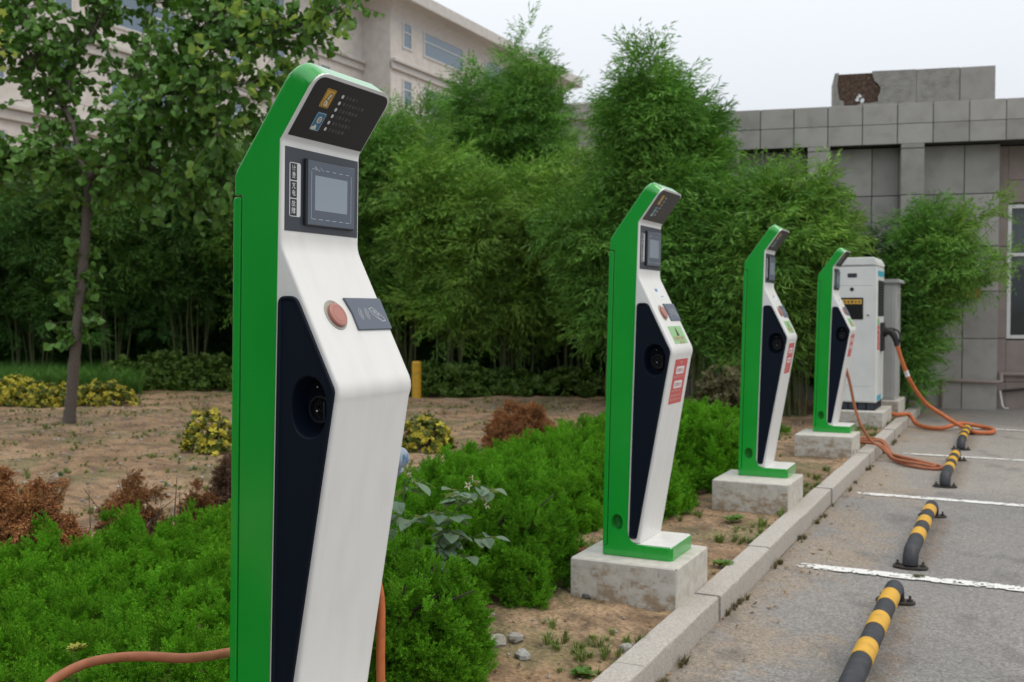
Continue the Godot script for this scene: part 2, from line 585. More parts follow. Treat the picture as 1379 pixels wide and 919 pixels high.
	M.bare = worn(paint(Color.WHITE, 0.95), noise_tex(0.03, [[0.0, lin(0.035, 0.022, 0.016)], [0.5, lin(0.085, 0.05, 0.035)], [0.8, lin(0.12, 0.085, 0.06)], [1.0, lin(0.32, 0.29, 0.26)]], 512, 6, 38), 0.9, tile_bump, 1.0)
	M.frame_white = paint(lin(0.66, 0.66, 0.64), 0.45)
	M.pane = paint(Color(0.10, 0.16, 0.17, 0.35), 0.05)
	M.pane.transparency = BaseMaterial3D.TRANSPARENCY_ALPHA
	M.pane_far = paint(lin(0.10, 0.16, 0.22), 0.06, 0.0, 0.9)
	M.room = paint(lin(0.03, 0.028, 0.026), 0.9)
	M.curtain = paint(lin(0.32, 0.40, 0.40), 0.9)
	M.plaque = worn(paint(Color.WHITE, 0.4), noise_tex(0.03, [[0.0, lin(0.10, 0.055, 0.008)], [0.6, lin(0.22, 0.13, 0.015)], [1.0, lin(0.34, 0.20, 0.02)]], 256, 4, 39), 0.6)
	M.stone_wall = worn(paint(Color.WHITE, 0.85), noise_tex(0.02, [[0.0, lin(0.50, 0.47, 0.44)], [0.5, lin(0.57, 0.54, 0.51)], [1.0, lin(0.63, 0.60, 0.575)]], 512, 6, 40), 9.0)
	M.stone_trim = worn(paint(Color.WHITE, 0.85), noise_tex(0.02, [[0.0, lin(0.47, 0.45, 0.43)], [1.0, lin(0.58, 0.56, 0.54)]], 512, 6, 41), 6.0)
	M.bark = worn(paint(Color.WHITE, 0.95), noise_tex(0.04, [[0.0, lin(0.045, 0.035, 0.028)], [0.45, lin(0.10, 0.082, 0.068)], [1.0, lin(0.20, 0.17, 0.145)]], 512, 5, 42), 0.4, bump_tex(0.05, 512, 5, 43, 8.0), 0.8)
	M.culm = worn(paint(Color.WHITE, 0.6), noise_tex(0.03, [[0.0, lin(0.05, 0.075, 0.022)], [0.6, lin(0.10, 0.12, 0.04)], [1.0, lin(0.20, 0.17, 0.08)]], 256, 4, 44), 0.8)
	M.twig = paint(lin(0.065, 0.05, 0.04), 0.9)
	M.green_twig = paint(lin(0.07, 0.10, 0.04), 0.8)
	M.leaf = leaf_mat(0.5, 0.6)
	M.needle = leaf_mat(0.8, 0.45)
	M.needle.metallic_specular = 0.2
	M.dry = leaf_mat(0.9, 0.3)
	M.stone = worn(paint(Color.WHITE, 0.9), noise_tex(0.06, [[0.0, grey(0.5)], [1.0, grey(1.0)]], 256, 5, 45), 0.3, tile_bump, 0.6)
	M.stone.vertex_color_use_as_albedo = true
	M.bollard = worn(paint(Color.WHITE, 0.5), noise_tex(0.03, [[0.0, lin(0.38, 0.22, 0.02)], [0.4, lin(0.55, 0.32, 0.025)], [1.0, lin(0.60, 0.36, 0.04)]], 256, 4, 46), 0.6)
	M.litter_blue = paint(lin(0.10, 0.25, 0.40), 0.5)

# ---------------------------------------------------------------- ground, asphalt, soil
func soil_y(x: float, z: float) -> float:
	var h := 0.088 + 0.026 * nz.get_noise_2d(x * 0.55, z * 0.55) + 0.016 * nz.get_noise_2d(x * 3.0 + 40, z * 3.0) + 0.010 * nz.get_noise_2d(x * 11.0, z * 11.0 + 9)
	if x > -1.5:
		h = minf(h, 0.103)
	return h

func axis(spans: Array) -> PackedFloat32Array:   # [[from, to, step], ...]
	var out := PackedFloat32Array()
	for s in spans:
		var n := maxi(1, roundi(absf(s[1] - s[0]) / s[2]))
		for k in n:
			out.append(lerpf(s[0], s[1], float(k) / n))
	out.append(spans[-1][1])
	return out

func sheet(xs: PackedFloat32Array, zs: PackedFloat32Array, high: Callable, tone: Callable) -> ArrayMesh:
	var vs := PackedVector3Array()
	var ns := PackedVector3Array()
	var cs := PackedColorArray()
	for z in zs:
		for x in xs:
			var y: float = high.call(x, z)
			vs.append(Vector3(x, y, z))
			var e := 0.03
			var nrm := Vector3(-(high.call(x + e, z) - y) / e, 1, -(high.call(x, z + e) - y) / e)
			ns.append(nrm.normalized())
			cs.append(tone.call(x, z))
	var ix := PackedInt32Array()
	var w := xs.size()
	for j in zs.size() - 1:
		for i in w - 1:
			var a := j * w + i
			ix.append_array([a, a + w, a + 1, a + 1, a + w, a + w + 1])
	var arr := []
	arr.resize(Mesh.ARRAY_MAX)
	arr[Mesh.ARRAY_VERTEX] = vs
	arr[Mesh.ARRAY_NORMAL] = ns
	arr[Mesh.ARRAY_COLOR] = cs
	arr[Mesh.ARRAY_INDEX] = ix
	var am := ArrayMesh.new()
	am.add_surface_from_arrays(Mesh.PRIMITIVE_TRIANGLES, arr)
	return am

func setting():
	var far_ground := PlaneMesh.new()
	far_ground.size = Vector2(3000, 3000)
	var fg := struct(far_ground, "ground", worn(paint(Color.WHITE, 0.95), M.render_coat.albedo_texture, 7.0))
	fg.position.y = -0.05
	# asphalt with sand blown against the kerb and an older, paler stretch further along
	var xs := axis([[-1.168, 1.6, 0.04], [1.6, 45.0, 1.6]])
	var zs := axis([[26.0, -1.0, 1.5], [-1.0, -15.9, 0.045], [-15.9, -17.0, 0.5]])
	var tone := func(x: float, z: float) -> Color:
		var c := Color(0.270, 0.259, 0.246)
		var big := nz.get_noise_2d(x * 0.5, z * 0.35 + 11)
		c = c.lerp(Color(0.315, 0.301, 0.285), clampf(big * 1.5 + 0.4, 0, 1))
		var pale := smoothstep(-8.05, -8.5, z + 0.25 * nz.get_noise_2d(x * 2.0, z * 2.0)) * (1.0 - smoothstep(-13.1, -13.5, z))
		c = c.lerp(Color(0.385, 0.355, 0.315), pale * (0.75 + 0.35 * nz.get_noise_2d(x * 1.7 + 5, z * 1.7)))
		var k := nz.get_noise_2d(x * 1.3 + 70, z * 0.8) * 0.75 + nz.get_noise_2d(x * 7.0, z * 7.0) * 0.35 + nz.get_noise_2d(x * 25.0, z * 25.0) * 0.22
		var sand := smoothstep(0.02, 0.45, k + 0.56 - (x + 1.17) * 1.25)
		c = c.lerp(Color(0.38, 0.305, 0.225), clampf(sand, 0, 1) * 0.7)
		var stain := smoothstep(0.34, 0.55, nz.get_noise_2d(x * 2.3 + 120, z * 1.6 + 30) + 0.25 * nz.get_noise_2d(x * 17.0, z * 17.0))
		c = c.lerp(Color(0.14, 0.132, 0.125), stain * 0.45)
		for w in [[-3.4, -5.03], [-5.74, -7.24], [-8.5, -10.05], [-10.84, -12.28]]:   # rusty wash beside each wheel stop
			if z < w[0] and z > w[1]:
				var rusty := smoothstep(0.05, 0.02, absf(x + 0.435 + 0.02 * nz.get_noise_2d(z * 6, 2.0))) * clampf(0.6 + nz.get_noise_2d(x * 30, z * 9) * 1.2, 0, 1)
				c = c.lerp(Color(0.25, 0.165, 0.105), rusty * 0.5)
		return c
	struct(sheet(xs, zs, func(x, z): return 0.004 * nz.get_noise_2d(x * 0.7, z * 0.7), tone), "asphalt", M.asphalt)
	# bare soil of the planting strip
	var sx := axis([[-90.0, -14.0, 4.0], [-14.0, -5.2, 0.11], [-5.2, -1.262, 0.06]])
	var sz := axis([[12.0, -0.6, 1.0], [-0.6, -12.5, 0.06], [-12.5, -24.0, 0.3], [-24.0, -120.0, 6.0]])
	var stone := func(x: float, z: float) -> Color:
		var c := Color(0.345, 0.222, 0.122)
		c = c.lerp(Color(0.44, 0.300, 0.178), clampf(nz.get_noise_2d(x * 0.6 + 3, z * 0.6) * 1.4 + 0.45, 0, 1))
		c = c.lerp(Color(0.185, 0.115, 0.066), smoothstep(0.08, 0.4, nz.get_noise_2d(x * 2.2 + 30, z * 2.2)) * 0.8)
		c = c.lerp(Color(0.13, 0.082, 0.05), smoothstep(0.16, 0.4, nz.get_noise_2d(x * 9.0 + 30, z * 9.0)) * 0.7)
		c = c.lerp(Color(0.14, 0.15, 0.055), smoothstep(0.02, 0.34, nz.get_noise_2d(x * 0.9 + 90, z * 0.9 + 3) + 0.3 * nz.get_noise_2d(x * 8, z * 8)) * 0.55)
		return c
	struct(sheet(sx, sz, func(x, z): return soil_y(x, z), stone), "soil", M.soil)

# ---------------------------------------------------------------- kerb and painted lines
func kerb_and_paint():
	var kerb := Node3D.new()
	kerb.name = numbered("kerb")
	kerb.set_meta("kind", "structure")
	add_child(kerb)
	var z := 2.55
	while z > -14.2:
		var l := 0.985 + rr(-0.012, 0.012)
		var g := Geo.new()
		# a stone with a worn upper edge: several cuts along its length
		var n := 14
		var prev := PackedVector2Array()
		for i in n + 1:
			var f := float(i) / n
			var wob := 0.0035 * nz.get_noise_2d(z * 9 + f * 9, 3.0)
			var chip := maxf(0.0, nz.get_noise_2d(z * 31 + f * 14, 8.0) - 0.28) * 0.05
			var r := 0.009 + 0.004 * nz.get_noise_2d(z * 17 + f * 10, 1.0) + chip
			var o := 0.115
			var p := PackedVector2Array([Vector2(-0.06, -0.11), Vector2(0.06 + wob, -0.11), Vector2(0.06 + wob, -r), Vector2(0.06 + wob - r * 0.32, -r * 0.32), Vector2(0.06 + wob - r, 0.0), Vector2(-0.06 + 0.007, 0.0), Vector2(-0.06, -0.007)])
			if i == 0:
				g.cap(p, 0, Transform3D(), Vector3(0, 0, 1))
			else:
				g.skin(prev, -l * (f - 1.0 / n), p, -l * f, Transform3D())
			if i == n:
				g.cap(p, -l, Transform3D(), Vector3(0, 0, -1))
			prev = p
		var s := put(g.mesh(30), "kerb_stone", M.kerb, kerb)
		s.position = Vector3(-1.226 + rr(-0.004, 0.004), 0.112 + rr(-0.005, 0.004), z)
		s.rotation = Vector3(rr(-0.004, 0.004), rr(-0.004, 0.004), rr(-0.012, 0.012))
		z -= l + 0.009
	for d in [[-5.53, -1.06, 0.1, 0.10], [-7.91, -1.07, 0.02, 0.10], [-10.3, -0.98, 0.18, 0.085], [-12.86, -0.95, 0.14, 0.09]]:
		var g := Geo.new()
		var cell := 0.0125
		var nx := int((5.0 - d[1]) / cell)
		for i in nx:
			var x: float = d[1] + i * cell
			if x > 1.2 and i % 4 != 0:
				continue
			var w := cell if x <= 1.2 else cell * 4
			for j in 9:
				var zz: float = d[0] + (j - 4.5) * d[3] / 9.0 + 0.008 * nz.get_noise_2d(x * 3, d[0] * 9)
				var edge := 0.24 if j == 0 or j == 8 else 0.0
				var wear: float = nz.get_noise_2d(x * 16.0, zz * 30.0) + 0.4 * nz.get_noise_2d(x * 40.0, zz * 60.0) + 0.35 * nz.get_noise_2d(x * 5.0, zz * 9.0) + edge + d[2] * 1.4 * (nz.get_noise_2d(x * 1.2 + 50, zz) + 0.4)
				if x < d[1] + 0.1:
					wear += 0.35
				if wear < 0.43:
					var y := 0.006
					g.quad(Vector3(x, y, zz), Vector3(x + w, y, zz), Vector3(x + w, y, zz + d[3] / 9.0), Vector3(x, y, zz + d[3] / 9.0))
		struct(g.mesh(20), "parking_line", M.line_paint)

# ---------------------------------------------------------------- buildings
var tile_shapes := {}

func tile(parent: Node, called: String, lo: Vector3, hi: Vector3, m: Material, k := 0.004) -> MeshInstance3D:
	var size := ((hi - lo) * 500.0).round() / 500.0
	if not tile_shapes.has(size):
		var g := Geo.new()
		g.box(-size / 2, size / 2, k)
		tile_shapes[size] = g.mesh(20)
	var o := put(tile_shapes[size], called, m, parent)
	o.position = (lo + hi) / 2
	return o

func buildings():
	low_building()
	tall_building()
	# a grey wing far behind the bamboo
	var c := at(800, 139, 34.0)
	var w := thing("rear_wing", Vector3(c.x, 0, c.z), "plain grey flat-roofed wing rising behind the bamboo, below the big building's corner", "building", "", deg_to_rad(14))
	var g := Geo.new()
	g.box(Vector3(-1.6, 0, -6), Vector3(3.2, c.y - 0.55, 0), 0.02)
	put(g.mesh(), "wall", M.render_coat, w)
	g = Geo.new()
	g.box(Vector3(-1.75, c.y - 0.55, -6.1), Vector3(3.35, c.y, 0.15), 0.03)
	put(g.mesh(), "parapet", M.tiles[2], w)

func low_building():
	var b := thing("low_building", Vector3(0.05, 0, -15.52), "low grey stone-tiled building with square columns and a flat parapet", "building", "", deg_to_rad(12))
	b.scale = Vector3(1.02, 1.0155, 1.0)
	var tm := func() -> Material: return M.tiles[rng.randi() % 5]
	var gap := 0.010
	# cores behind the tiles
	var g := Geo.new()
	g.box(Vector3(-4.75, -0.2, -5.0), Vector3(-0.345, 3.56, -0.016))
	g.box(Vector3(-0.345, -0.2, -5.0), Vector3(-0.18, 3.56, -0.266))
	g.box(Vector3(-0.18, -0.2, -0.5), Vector3(3.0, 0.95, -0.266))
	g.box(Vector3(-0.18, 2.77, -0.5), Vector3(3.0, 3.56, -0.266))
	g.box(Vector3(1.3, 0.95, -0.5), Vector3(3.0, 2.77, -0.266))
	put(g.mesh(), "wall", M.grout, b)
	g = Geo.new()
	g.box(Vector3(-4.75, 3.575, -5.0), Vector3(3.0, 4.09, 0.264))
	put(g.mesh(), "parapet", M.grout, b)
	# parapet tiles, soffit
	for i in range(-7, 10):
		var s := 0.32 + 0.445 * i
		for r in [[3.57, 3.832], [3.838, 4.11]]:
			tile(b, "tile", Vector3(-s - 0.445 + gap, r[0], 0.265), Vector3(-s, r[1], 0.28 + rr(-0.0025, 0.0025)), tm.call())
	tile(b, "coping", Vector3(-4.75, 4.091, -5.0), Vector3(3.0, 4.108, 0.26), M.tiles[3])
	# columns
	for s in [1.31, 2.51, 3.71]:
		g = Geo.new()
		g.box(Vector3(-s - 0.274, -0.1, -0.01), Vector3(-s - 0.016, 3.565, 0.264))
		var col := put(g.mesh(), "column", M.grout, b)
		var ys := [-0.05, 0.35, 0.98, 1.61, 2.24, 2.88, 3.50, 3.568]
		for k in ys.size() - 1:
			tile(col, "tile", Vector3(-s - 0.29, ys[k] + gap, 0.265), Vector3(-s, ys[k + 1], 0.279), tm.call())
			tile(col, "tile", Vector3(-s - 0.29, ys[k] + gap, 0.0), Vector3(-s - 0.275, ys[k + 1], 0.2645), tm.call())
			tile(col, "tile", Vector3(-s - 0.015, ys[k] + gap, 0.0), Vector3(-s, ys[k + 1], 0.2645), tm.call())
	# tiles of the recessed wall
	var rows := [-0.05, 0.36, 0.95, 1.59, 2.2, 2.9, 3.56]
	for bay in [[0.335, 0.775, 1.308], [1.602, 1.95, 2.508], [2.802, 3.2, 3.708], [4.002, 4.4, 4.74]]:
		for k in rows.size() - 1:
			for q in 2:
				tile(b, "tile", Vector3(-bay[q + 1] + gap, rows[k] + gap, -0.015), Vector3(-bay[q], rows[k + 1], rr(-0.002, 0.002)), tm.call())
	# return of the wall beside the window and the pink stone round the window
	tile(b, "reveal", Vector3(-0.345, -0.05, -0.265), Vector3(-0.331, 3.56, -0.0155), M.tile_pink)
	for k in rows.size() - 1:
		tile(b, "tile", Vector3(-0.33, rows[k] + gap, -0.265), Vector3(-0.181, rows[k + 1], -0.25), M.tile_pink)
	for x in [[-0.178, 0.42], [0.426, 1.02], [1.026, 1.6]]:
		for y in [[-0.05, 0.36], [0.366, 0.93], [2.80, 3.1], [3.106, 3.56]]:
			tile(b, "tile", Vector3(x[0], y[0], -0.265), Vector3(x[1], y[1], -0.25), M.tile_pink)
	# window: frame, panes, curtain, dark room behind
	var win := Node3D.new()
	win.name = "window"
	b.add_child(win)
	g = Geo.new()
	for q in [[-0.178, 0.952, -0.128, 2.768], [1.25, 0.952, 1.298, 2.768], [0.53, 1.0, 0.58, 2.72], [-0.128, 0.952, 1.25, 1.0], [-0.128, 2.72, 1.25, 2.768], [-0.128, 2.07, 0.53, 2.115], [0.58, 2.07, 1.25, 2.115]]:
		g.box(Vector3(q[0], q[1], -0.33), Vector3(q[2], q[3], -0.245), 0.004)
	put(g.mesh(), "frame", M.frame_white, win)
	for q in [[-0.128, 1.0, 0.53, 2.07], [-0.128, 2.115, 0.53, 2.72], [0.58, 1.0, 1.25, 2.07], [0.58, 2.115, 1.25, 2.72]]:
		tile(win, "pane", Vector3(q[0], q[1], -0.292), Vector3(q[2], q[3], -0.286), M.pane, 0.0)
	g = Geo.new()
	g.box(Vector3(-0.18, 0.8, -2.2), Vector3(1.3, 0.93, -0.51))
	g.box(Vector3(-0.18, 0.8, -2.3), Vector3(1.3, 2.9, -2.2))
	g.box(Vector3(-0.18, 2.78, -2.2), Vector3(1.3, 2.9, -0.51))
	g.box(Vector3(-0.19, 0.8, -2.2), Vector3(-0.16, 2.9, -0.51))
	g.box(Vector3(1.28, 0.8, -2.2), Vector3(1.31, 2.9, -0.51))
	put(g.mesh(), "room", M.room, win)
	g = Geo.new()
	for k in 40:   # gathered half curtain
		var x0 := -0.15 + k * 0.035
		g.face4(Vector3(x0, 1.93, -0.42 + 0.018 * sin(k * 2.1)), Vector3(x0 + 0.035, 1.93, -0.42 + 0.018 * sin((k + 1) * 2.1)), Vector3(x0 + 0.035, 2.74, -0.42 + 0.012 * sin((k + 1) * 2.1)), Vector3(x0, 2.74, -0.42 + 0.012 * sin(k * 2.1)), Vector3(0, 0, 1))
	put(g.mesh(80), "curtain", M.curtain, win)
	# service pipe along the foot of the wall
	g = Geo.new()
	g.tube([Vector3(-1.02, 0.02, 0.06), Vector3(-1.02, 0.33, 0.06), Vector3(-1.005, 0.375, 0.06), Vector3(-0.96, 0.39, 0.06), Vector3(-0.34, 0.375, 0.06), Vector3(-0.29, 0.38, 0.05), Vector3(-0.285, 0.45, 0.0), Vector3(-0.27, 0.47, -0.16), Vector3(-0.2, 0.47, -0.2), Vector3(1.5, 0.45, -0.2)], [0.028], 10)
	put(g.mesh(), "service_pipe", M.tile_pink, b)
	g = Geo.new()
	g.tube([Vector3(-0.255, 0.24, -0.2), Vector3(-0.235, 0.05, -0.14), Vector3(-0.215, 0.012, -0.1), Vector3(-0.17, 0.012, -0.08)], [0.014], 8)
	put(g.mesh(), "drain_hose", M.frame_white, b)
	g = Geo.new()
	g.tube([Vector3(-0.22, 0.24, -0.2), Vector3(0.2, 0.29, -0.2), Vector3(1.5, 0.36, -0.2)], [0.02], 8)
	put(g.mesh(), "lower_pipe", M.rust, b)
	# roof block: bare masonry core with rendered panels, one of them broken away
	var blk := Node3D.new()
	blk.name = "roof_block"
	b.add_child(blk)
	g = Geo.new()
	g.box(Vector3(-2.44, 4.109, -0.6), Vector3(-0.46, 4.545, 0.23))
	put(g.mesh(), "core", M.bare, blk)
	var jag := PackedVector2Array([Vector2(-1.42, 4.112), Vector2(-1.42, 4.556), Vector2(-1.975, 4.562), Vector2(-1.965, 4.49), Vector2(-1.945, 4.43), Vector2(-1.90, 4.39), Vector2(-1.865, 4.33), Vector2(-1.875, 4.27), Vector2(-1.90, 4.22), Vector2(-1.895, 4.15), Vector2(-2.02, 4.135), Vector2(-2.12, 4.145), Vector2(-2.16, 4.112)])
	g = Geo.new()
	g.cap(jag, 0.26, Transform3D(), Vector3(0, 0, 1))
	g.skin(jag, 0.22, jag, 0.26, Transform3D())
	put(g.mesh(20), "broken_panel", M.render_coat, blk)
	jag = PackedVector2Array([Vector2(-2.45, 4.112), Vector2(-2.45, 4.56), Vector2(-2.40, 4.56), Vector2(-2.41, 4.5), Vector2(-2.422, 4.4), Vector2(-2.41, 4.3), Vector2(-2.395, 4.2), Vector2(-2.34, 4.18), Vector2(-2.33, 4.112)])
	g = Geo.new()
	g.cap(jag, 0.26, Transform3D(), Vector3(0, 0, 1))
	g.skin(jag, 0.22, jag, 0.26, Transform3D())
	put(g.mesh(20), "broken_panel", M.render_coat, blk)
	tile(blk, "panel", Vector3(-1.416, 4.112, 0.23), Vector3(-0.884, 4.553, 0.26), M.render_coat)
	tile(blk, "panel", Vector3(-0.876, 4.112, 0.23), Vector3(-0.45, 4.55, 0.26), M.tiles[1])
	tile(blk, "panel", Vector3(-2.455, 4.112, -0.6), Vector3(-2.442, 4.56, 0.215), M.render_coat)
	tile(blk, "panel", Vector3(-0.458, 4.112, -0.6), Vector3(-0.445, 4.55, 0.225), M.tiles[1])
	for q in [Vector2(-2.16, 4.2), Vector2(-2.09, 4.17), Vector2(-2.13, 4.235)]:   # scraps of render left on the masonry
		g = Geo.new()
		var pl := PackedVector2Array()
		for k in 7:
			pl.append(q + Vector2(cos(k * TAU / 7), sin(k * TAU / 7)) * rr(0.015, 0.045))
		g.cap(pl, 0.245, Transform3D(), Vector3(0, 0, 1))
		g.skin(pl, 0.229, pl, 0.245, Transform3D())
		put(g.mesh(20), "render_scrap", M.sticker_white, blk)
	# a yellowed plaque fixed to the wall
	var pt := b.transform * Vector3(-0.77, 1.5, 0.012)
	var pq := thing("wall_plaque", pt, "yellowed square plaque on the tiled wall, half hidden by bamboo", "plaque", "", deg_to_rad(12))
	g = Geo.new()
	g.box(Vector3(-0.2, 0, -0.004), Vector3(0.22, 0.37, 0.014), 0.003)
	put(g.mesh(), "plate", M.plaque, pq)
	g = Geo.new()
	for y in [0.08, 0.16, 0.24]:
		for k in 4:
			strokes(g, Transform3D(Basis(), Vector3(0, 0, 0.0142)), glyph_strokes(["zhong", "tian", "dian", "ka"][k], -0.13 + k * 0.07, y, 0.05), 0.005)
	put(g.mesh(), "lettering", M.bollard, pq)

func tall_building():
	var X := -40.0
	var b := thing("office_building", Vector3(X, 0, -96.6), "big pale stone building with a deep curved cornice behind the trees", "building")
	var L := 96.0                     # local z runs from 0 at the far corner to L towards the camera
	var wx := -1.5                    # wall of the projecting far section
	var nx := -4.0                    # wall of the nearer section, set back
	var cut := 33.0
	var g := Geo.new()
	g.box(Vector3(-26, 0, 1.4), Vector3(wx, 22.9, cut))
	put(g.mesh(), "wall", M.stone_wall, b)
	g = Geo.new()
	g.box(Vector3(-26, 0, cut), Vector3(nx, 22.9, L))
	put(g.mesh(), "wall", M.stone_wall, b)
	for q in [[wx, 1.4, cut, true], [nx, cut + 0.01, L, false]]:
		# cornice: a cove under a square-edged top slab, returned round both ends of the projecting section
		g = Geo.new()
		var prof := []
		for k in 11:
			var a := PI / 2 * k / 10.0
			prof.append(Vector2(1.4 * (1.0 - cos(a)), 22.55 + 1.3 * sin(a)))
		for k in 10:
			var p: Vector2 = prof[k]
			var r: Vector2 = prof[k + 1]
			var e0: float = q[1] - (p.x if q[3] else 0.0)
			var e1: float = q[1] - (r.x if q[3] else 0.0)
			var f0: float = q[2] + (p.x if q[3] else 0.0)
			var f1: float = q[2] + (r.x if q[3] else 0.0)
			g.face4(Vector3(q[0] + p.x, p.y, e0), Vector3(q[0] + r.x, r.y, e1), Vector3(q[0] + r.x, r.y, f1), Vector3(q[0] + p.x, p.y, f0), Vector3(1, -0.5, 0))
			if q[3]:
				g.face4(Vector3(q[0] + p.x, p.y, e0), Vector3(q[0] + r.x, r.y, e1), Vector3(-26, r.y, e1), Vector3(-26, p.y, e0), Vector3(0, -0.5, -1))
				g.face4(Vector3(q[0] + p.x, p.y, f0), Vector3(q[0] + r.x, r.y, f1), Vector3(-26, r.y, f1), Vector3(-26, p.y, f0), Vector3(0, -0.5, 1))
		put(g.mesh(), "cornice", M.stone_trim, b)
		g = Geo.new()
		g.box(Vector3(-27, 23.85, q[1] - 1.42 if q[3] else q[1] + 1.45), Vector3(q[0] + 1.5, 24.75, q[2] + (1.42 if q[3] else 0.0)), 0.05)
		put(g.mesh(), "roof_slab", M.stone_trim, b)
		for y in [19.55, 15.3, 11.05]:
			g = Geo.new()
			g.box(Vector3(q[0] - 0.1, y - 0.5, q[1] + 0.01), Vector3(q[0] + 0.2, y, q[2]), 0.03)
			g.box(Vector3(q[0] - 0.1, y, q[1] + 0.01), Vector3(q[0] + 0.42, y + 0.25, q[2] + 0.02), 0.03)
			put(g.mesh(), "string_course", M.stone_trim, b)
	# windows: a surround, a pane and a frame
	for row in 4:
		var y0 := 20.95 - row * 4.25
		for w in [[3.4, 1.1], [6.8, 1.1], [12.0, 6.2], [22.25, 6.1], [30.2, 1.15]]:
			window_far(b, wx, w[0], w[0] + w[1], y0, y0 + 1.78)
		for w in [[37.0, 1.15], [42.0, 1.15], [46.2, 1.15], [51.0, 5.6], [59.0, 1.15], [63.0, 1.15], [68.0, 5.6]]:
			window_far(b, nx, w[0], w[0] + w[1], y0, y0 + 1.78)

func window_far(b: Node3D, x: float, z0: float, z1: float, y0: float, y1: float) -> void:
	var n := Node3D.new()
	n.name = "window"
	b.add_child(n, true)
	var g := Geo.new()
	var t := 0.11
	for q in [[y0 - t, y0, z0 - t, z1 + t], [y1, y1 + t, z0 - t, z1 + t], [y0, y1, z0 - t, z0], [y0, y1, z1, z1 + t]]:
		g.box(Vector3(x - 0.05, q[0], q[2]), Vector3(x + 0.07, q[1], q[3]), 0.01)
	put(g.mesh(), "surround", M.stone_trim, n)
	g = Geo.new()
	g.box(Vector3(x + 0.0, y0 + 0.002, z0 + 0.002), Vector3(x + 0.03, y1 - 0.002, z1 - 0.002))
	put(g.mesh(), "pane", M.pane_far, n)
	g = Geo.new()
	g.box(Vector3(x + 0.031, y0 + 0.003, z0 + 0.003), Vector3(x + 0.08, y0 + 0.06, z1 - 0.003))
	g.box(Vector3(x + 0.031, y0 + (y1 - y0) * 0.62, z0 + 0.003), Vector3(x + 0.08, y0 + (y1 - y0) * 0.62 + 0.07, z1 - 0.003))
	var k := maxi(1, roundi((z1 - z0) / 6.0))
	for i in k + 1:
		var zc := lerpf(z0 + 0.03, z1 - 0.03, float(i) / k)
		g.box(Vector3(x + 0.031, y0 + 0.061, zc - 0.027), Vector3(x + 0.082, y1 - 0.003, zc + 0.027))
	put(g.mesh(), "frame", M.frame_white, n)

# ---------------------------------------------------------------- charging posts. Local axes: x forward, y up, the near side face at z = 0, the far one at z = -W
const W := 0.305
const HEAD := Vector2(0.588, 0.809)          # the direction in which the head leans

func inset_at(d: float, r: float) -> float:
	if d >= r:
		return 0.0
	return r - sqrt(maxf(0.0, r * r - (r - d) * (r - d)))

func slices(poly: PackedVector2Array, lean: PackedInt32Array, z0: float, z1: float, ds: Array, edge: float, head_r: float, hole: PackedVector2Array, hole_far: bool) -> Geo:
	# an upright plate: poly extruded from z0 to z1 with rounded edges and a head rounded in front view
	var g := Geo.new()
	var outs := []
	var zs := []
	for d in ds:
		outs.append(head_down(outline_in(poly, inset_at(d, edge)), lean, inset_at(d, head_r)))
		zs.append(z0 - d)
	var n := ds.size()
	for i in n:
		outs.append(outs[n - 1 - i])
		zs.append(z1 + ds[n - 1 - i])
	for i in outs.size() - 1:
		g.skin(outs[i], zs[i], outs[i + 1], zs[i + 1], Transform3D())
	if hole.size():
		g.cap(keyhole(outs[0], hole), z0, Transform3D(), Vector3(0, 0, 1))
	else:
		g.cap(outs[0], z0, Transform3D(), Vector3(0, 0, 1))
	if hole.size() and hole_far:
		g.cap(keyhole(outs[-1], hole), z1, Transform3D(), Vector3(0, 0, -1))
	else:
		g.cap(outs[-1], z1, Transform3D(), Vector3(0, 0, -1))
	return g

func head_down(poly: PackedVector2Array, lean: PackedInt32Array, k: float) -> PackedVector2Array:
	var out := poly.duplicate()
	for i in lean:
		out[i] -= HEAD * k
	return out

func frame_of(a: Vector2, b: Vector2) -> Transform3D:   # a face between two profile points: x runs from the near to the far side, y up the face, z outwards
	var u := (b - a).normalized()
	var U := Vector3(u.x, u.y, 0)
	var R := Vector3(0, 0, -1)
	return Transform3D(Basis(R, U, R.cross(U)), Vector3(a.x, a.y, 0))

func plate(t: Transform3D, x0: float, y0: float, x1: float, y1: float, h0: float, h1: float, k := 0.0005) -> ArrayMesh:
	var g := Geo.new()
	g.box(Vector3(x0, y0, h0), Vector3(x1, y1, h1), k, t)
	return g.mesh(20)

func prism(t: Transform3D, poly: PackedVector2Array, h0: float, h1: float, bevel := 0.0) -> ArrayMesh:
	var g := Geo.new()
	var topp := outline_in(poly, bevel)
	g.skin(poly, h0, poly, h1 - bevel, t)
	if bevel > 0:
		g.skin(poly, h1 - bevel, topp, h1, t)
	g.cap(topp, h1, t, Vector3(0, 0, 1))
	return g.mesh(30)

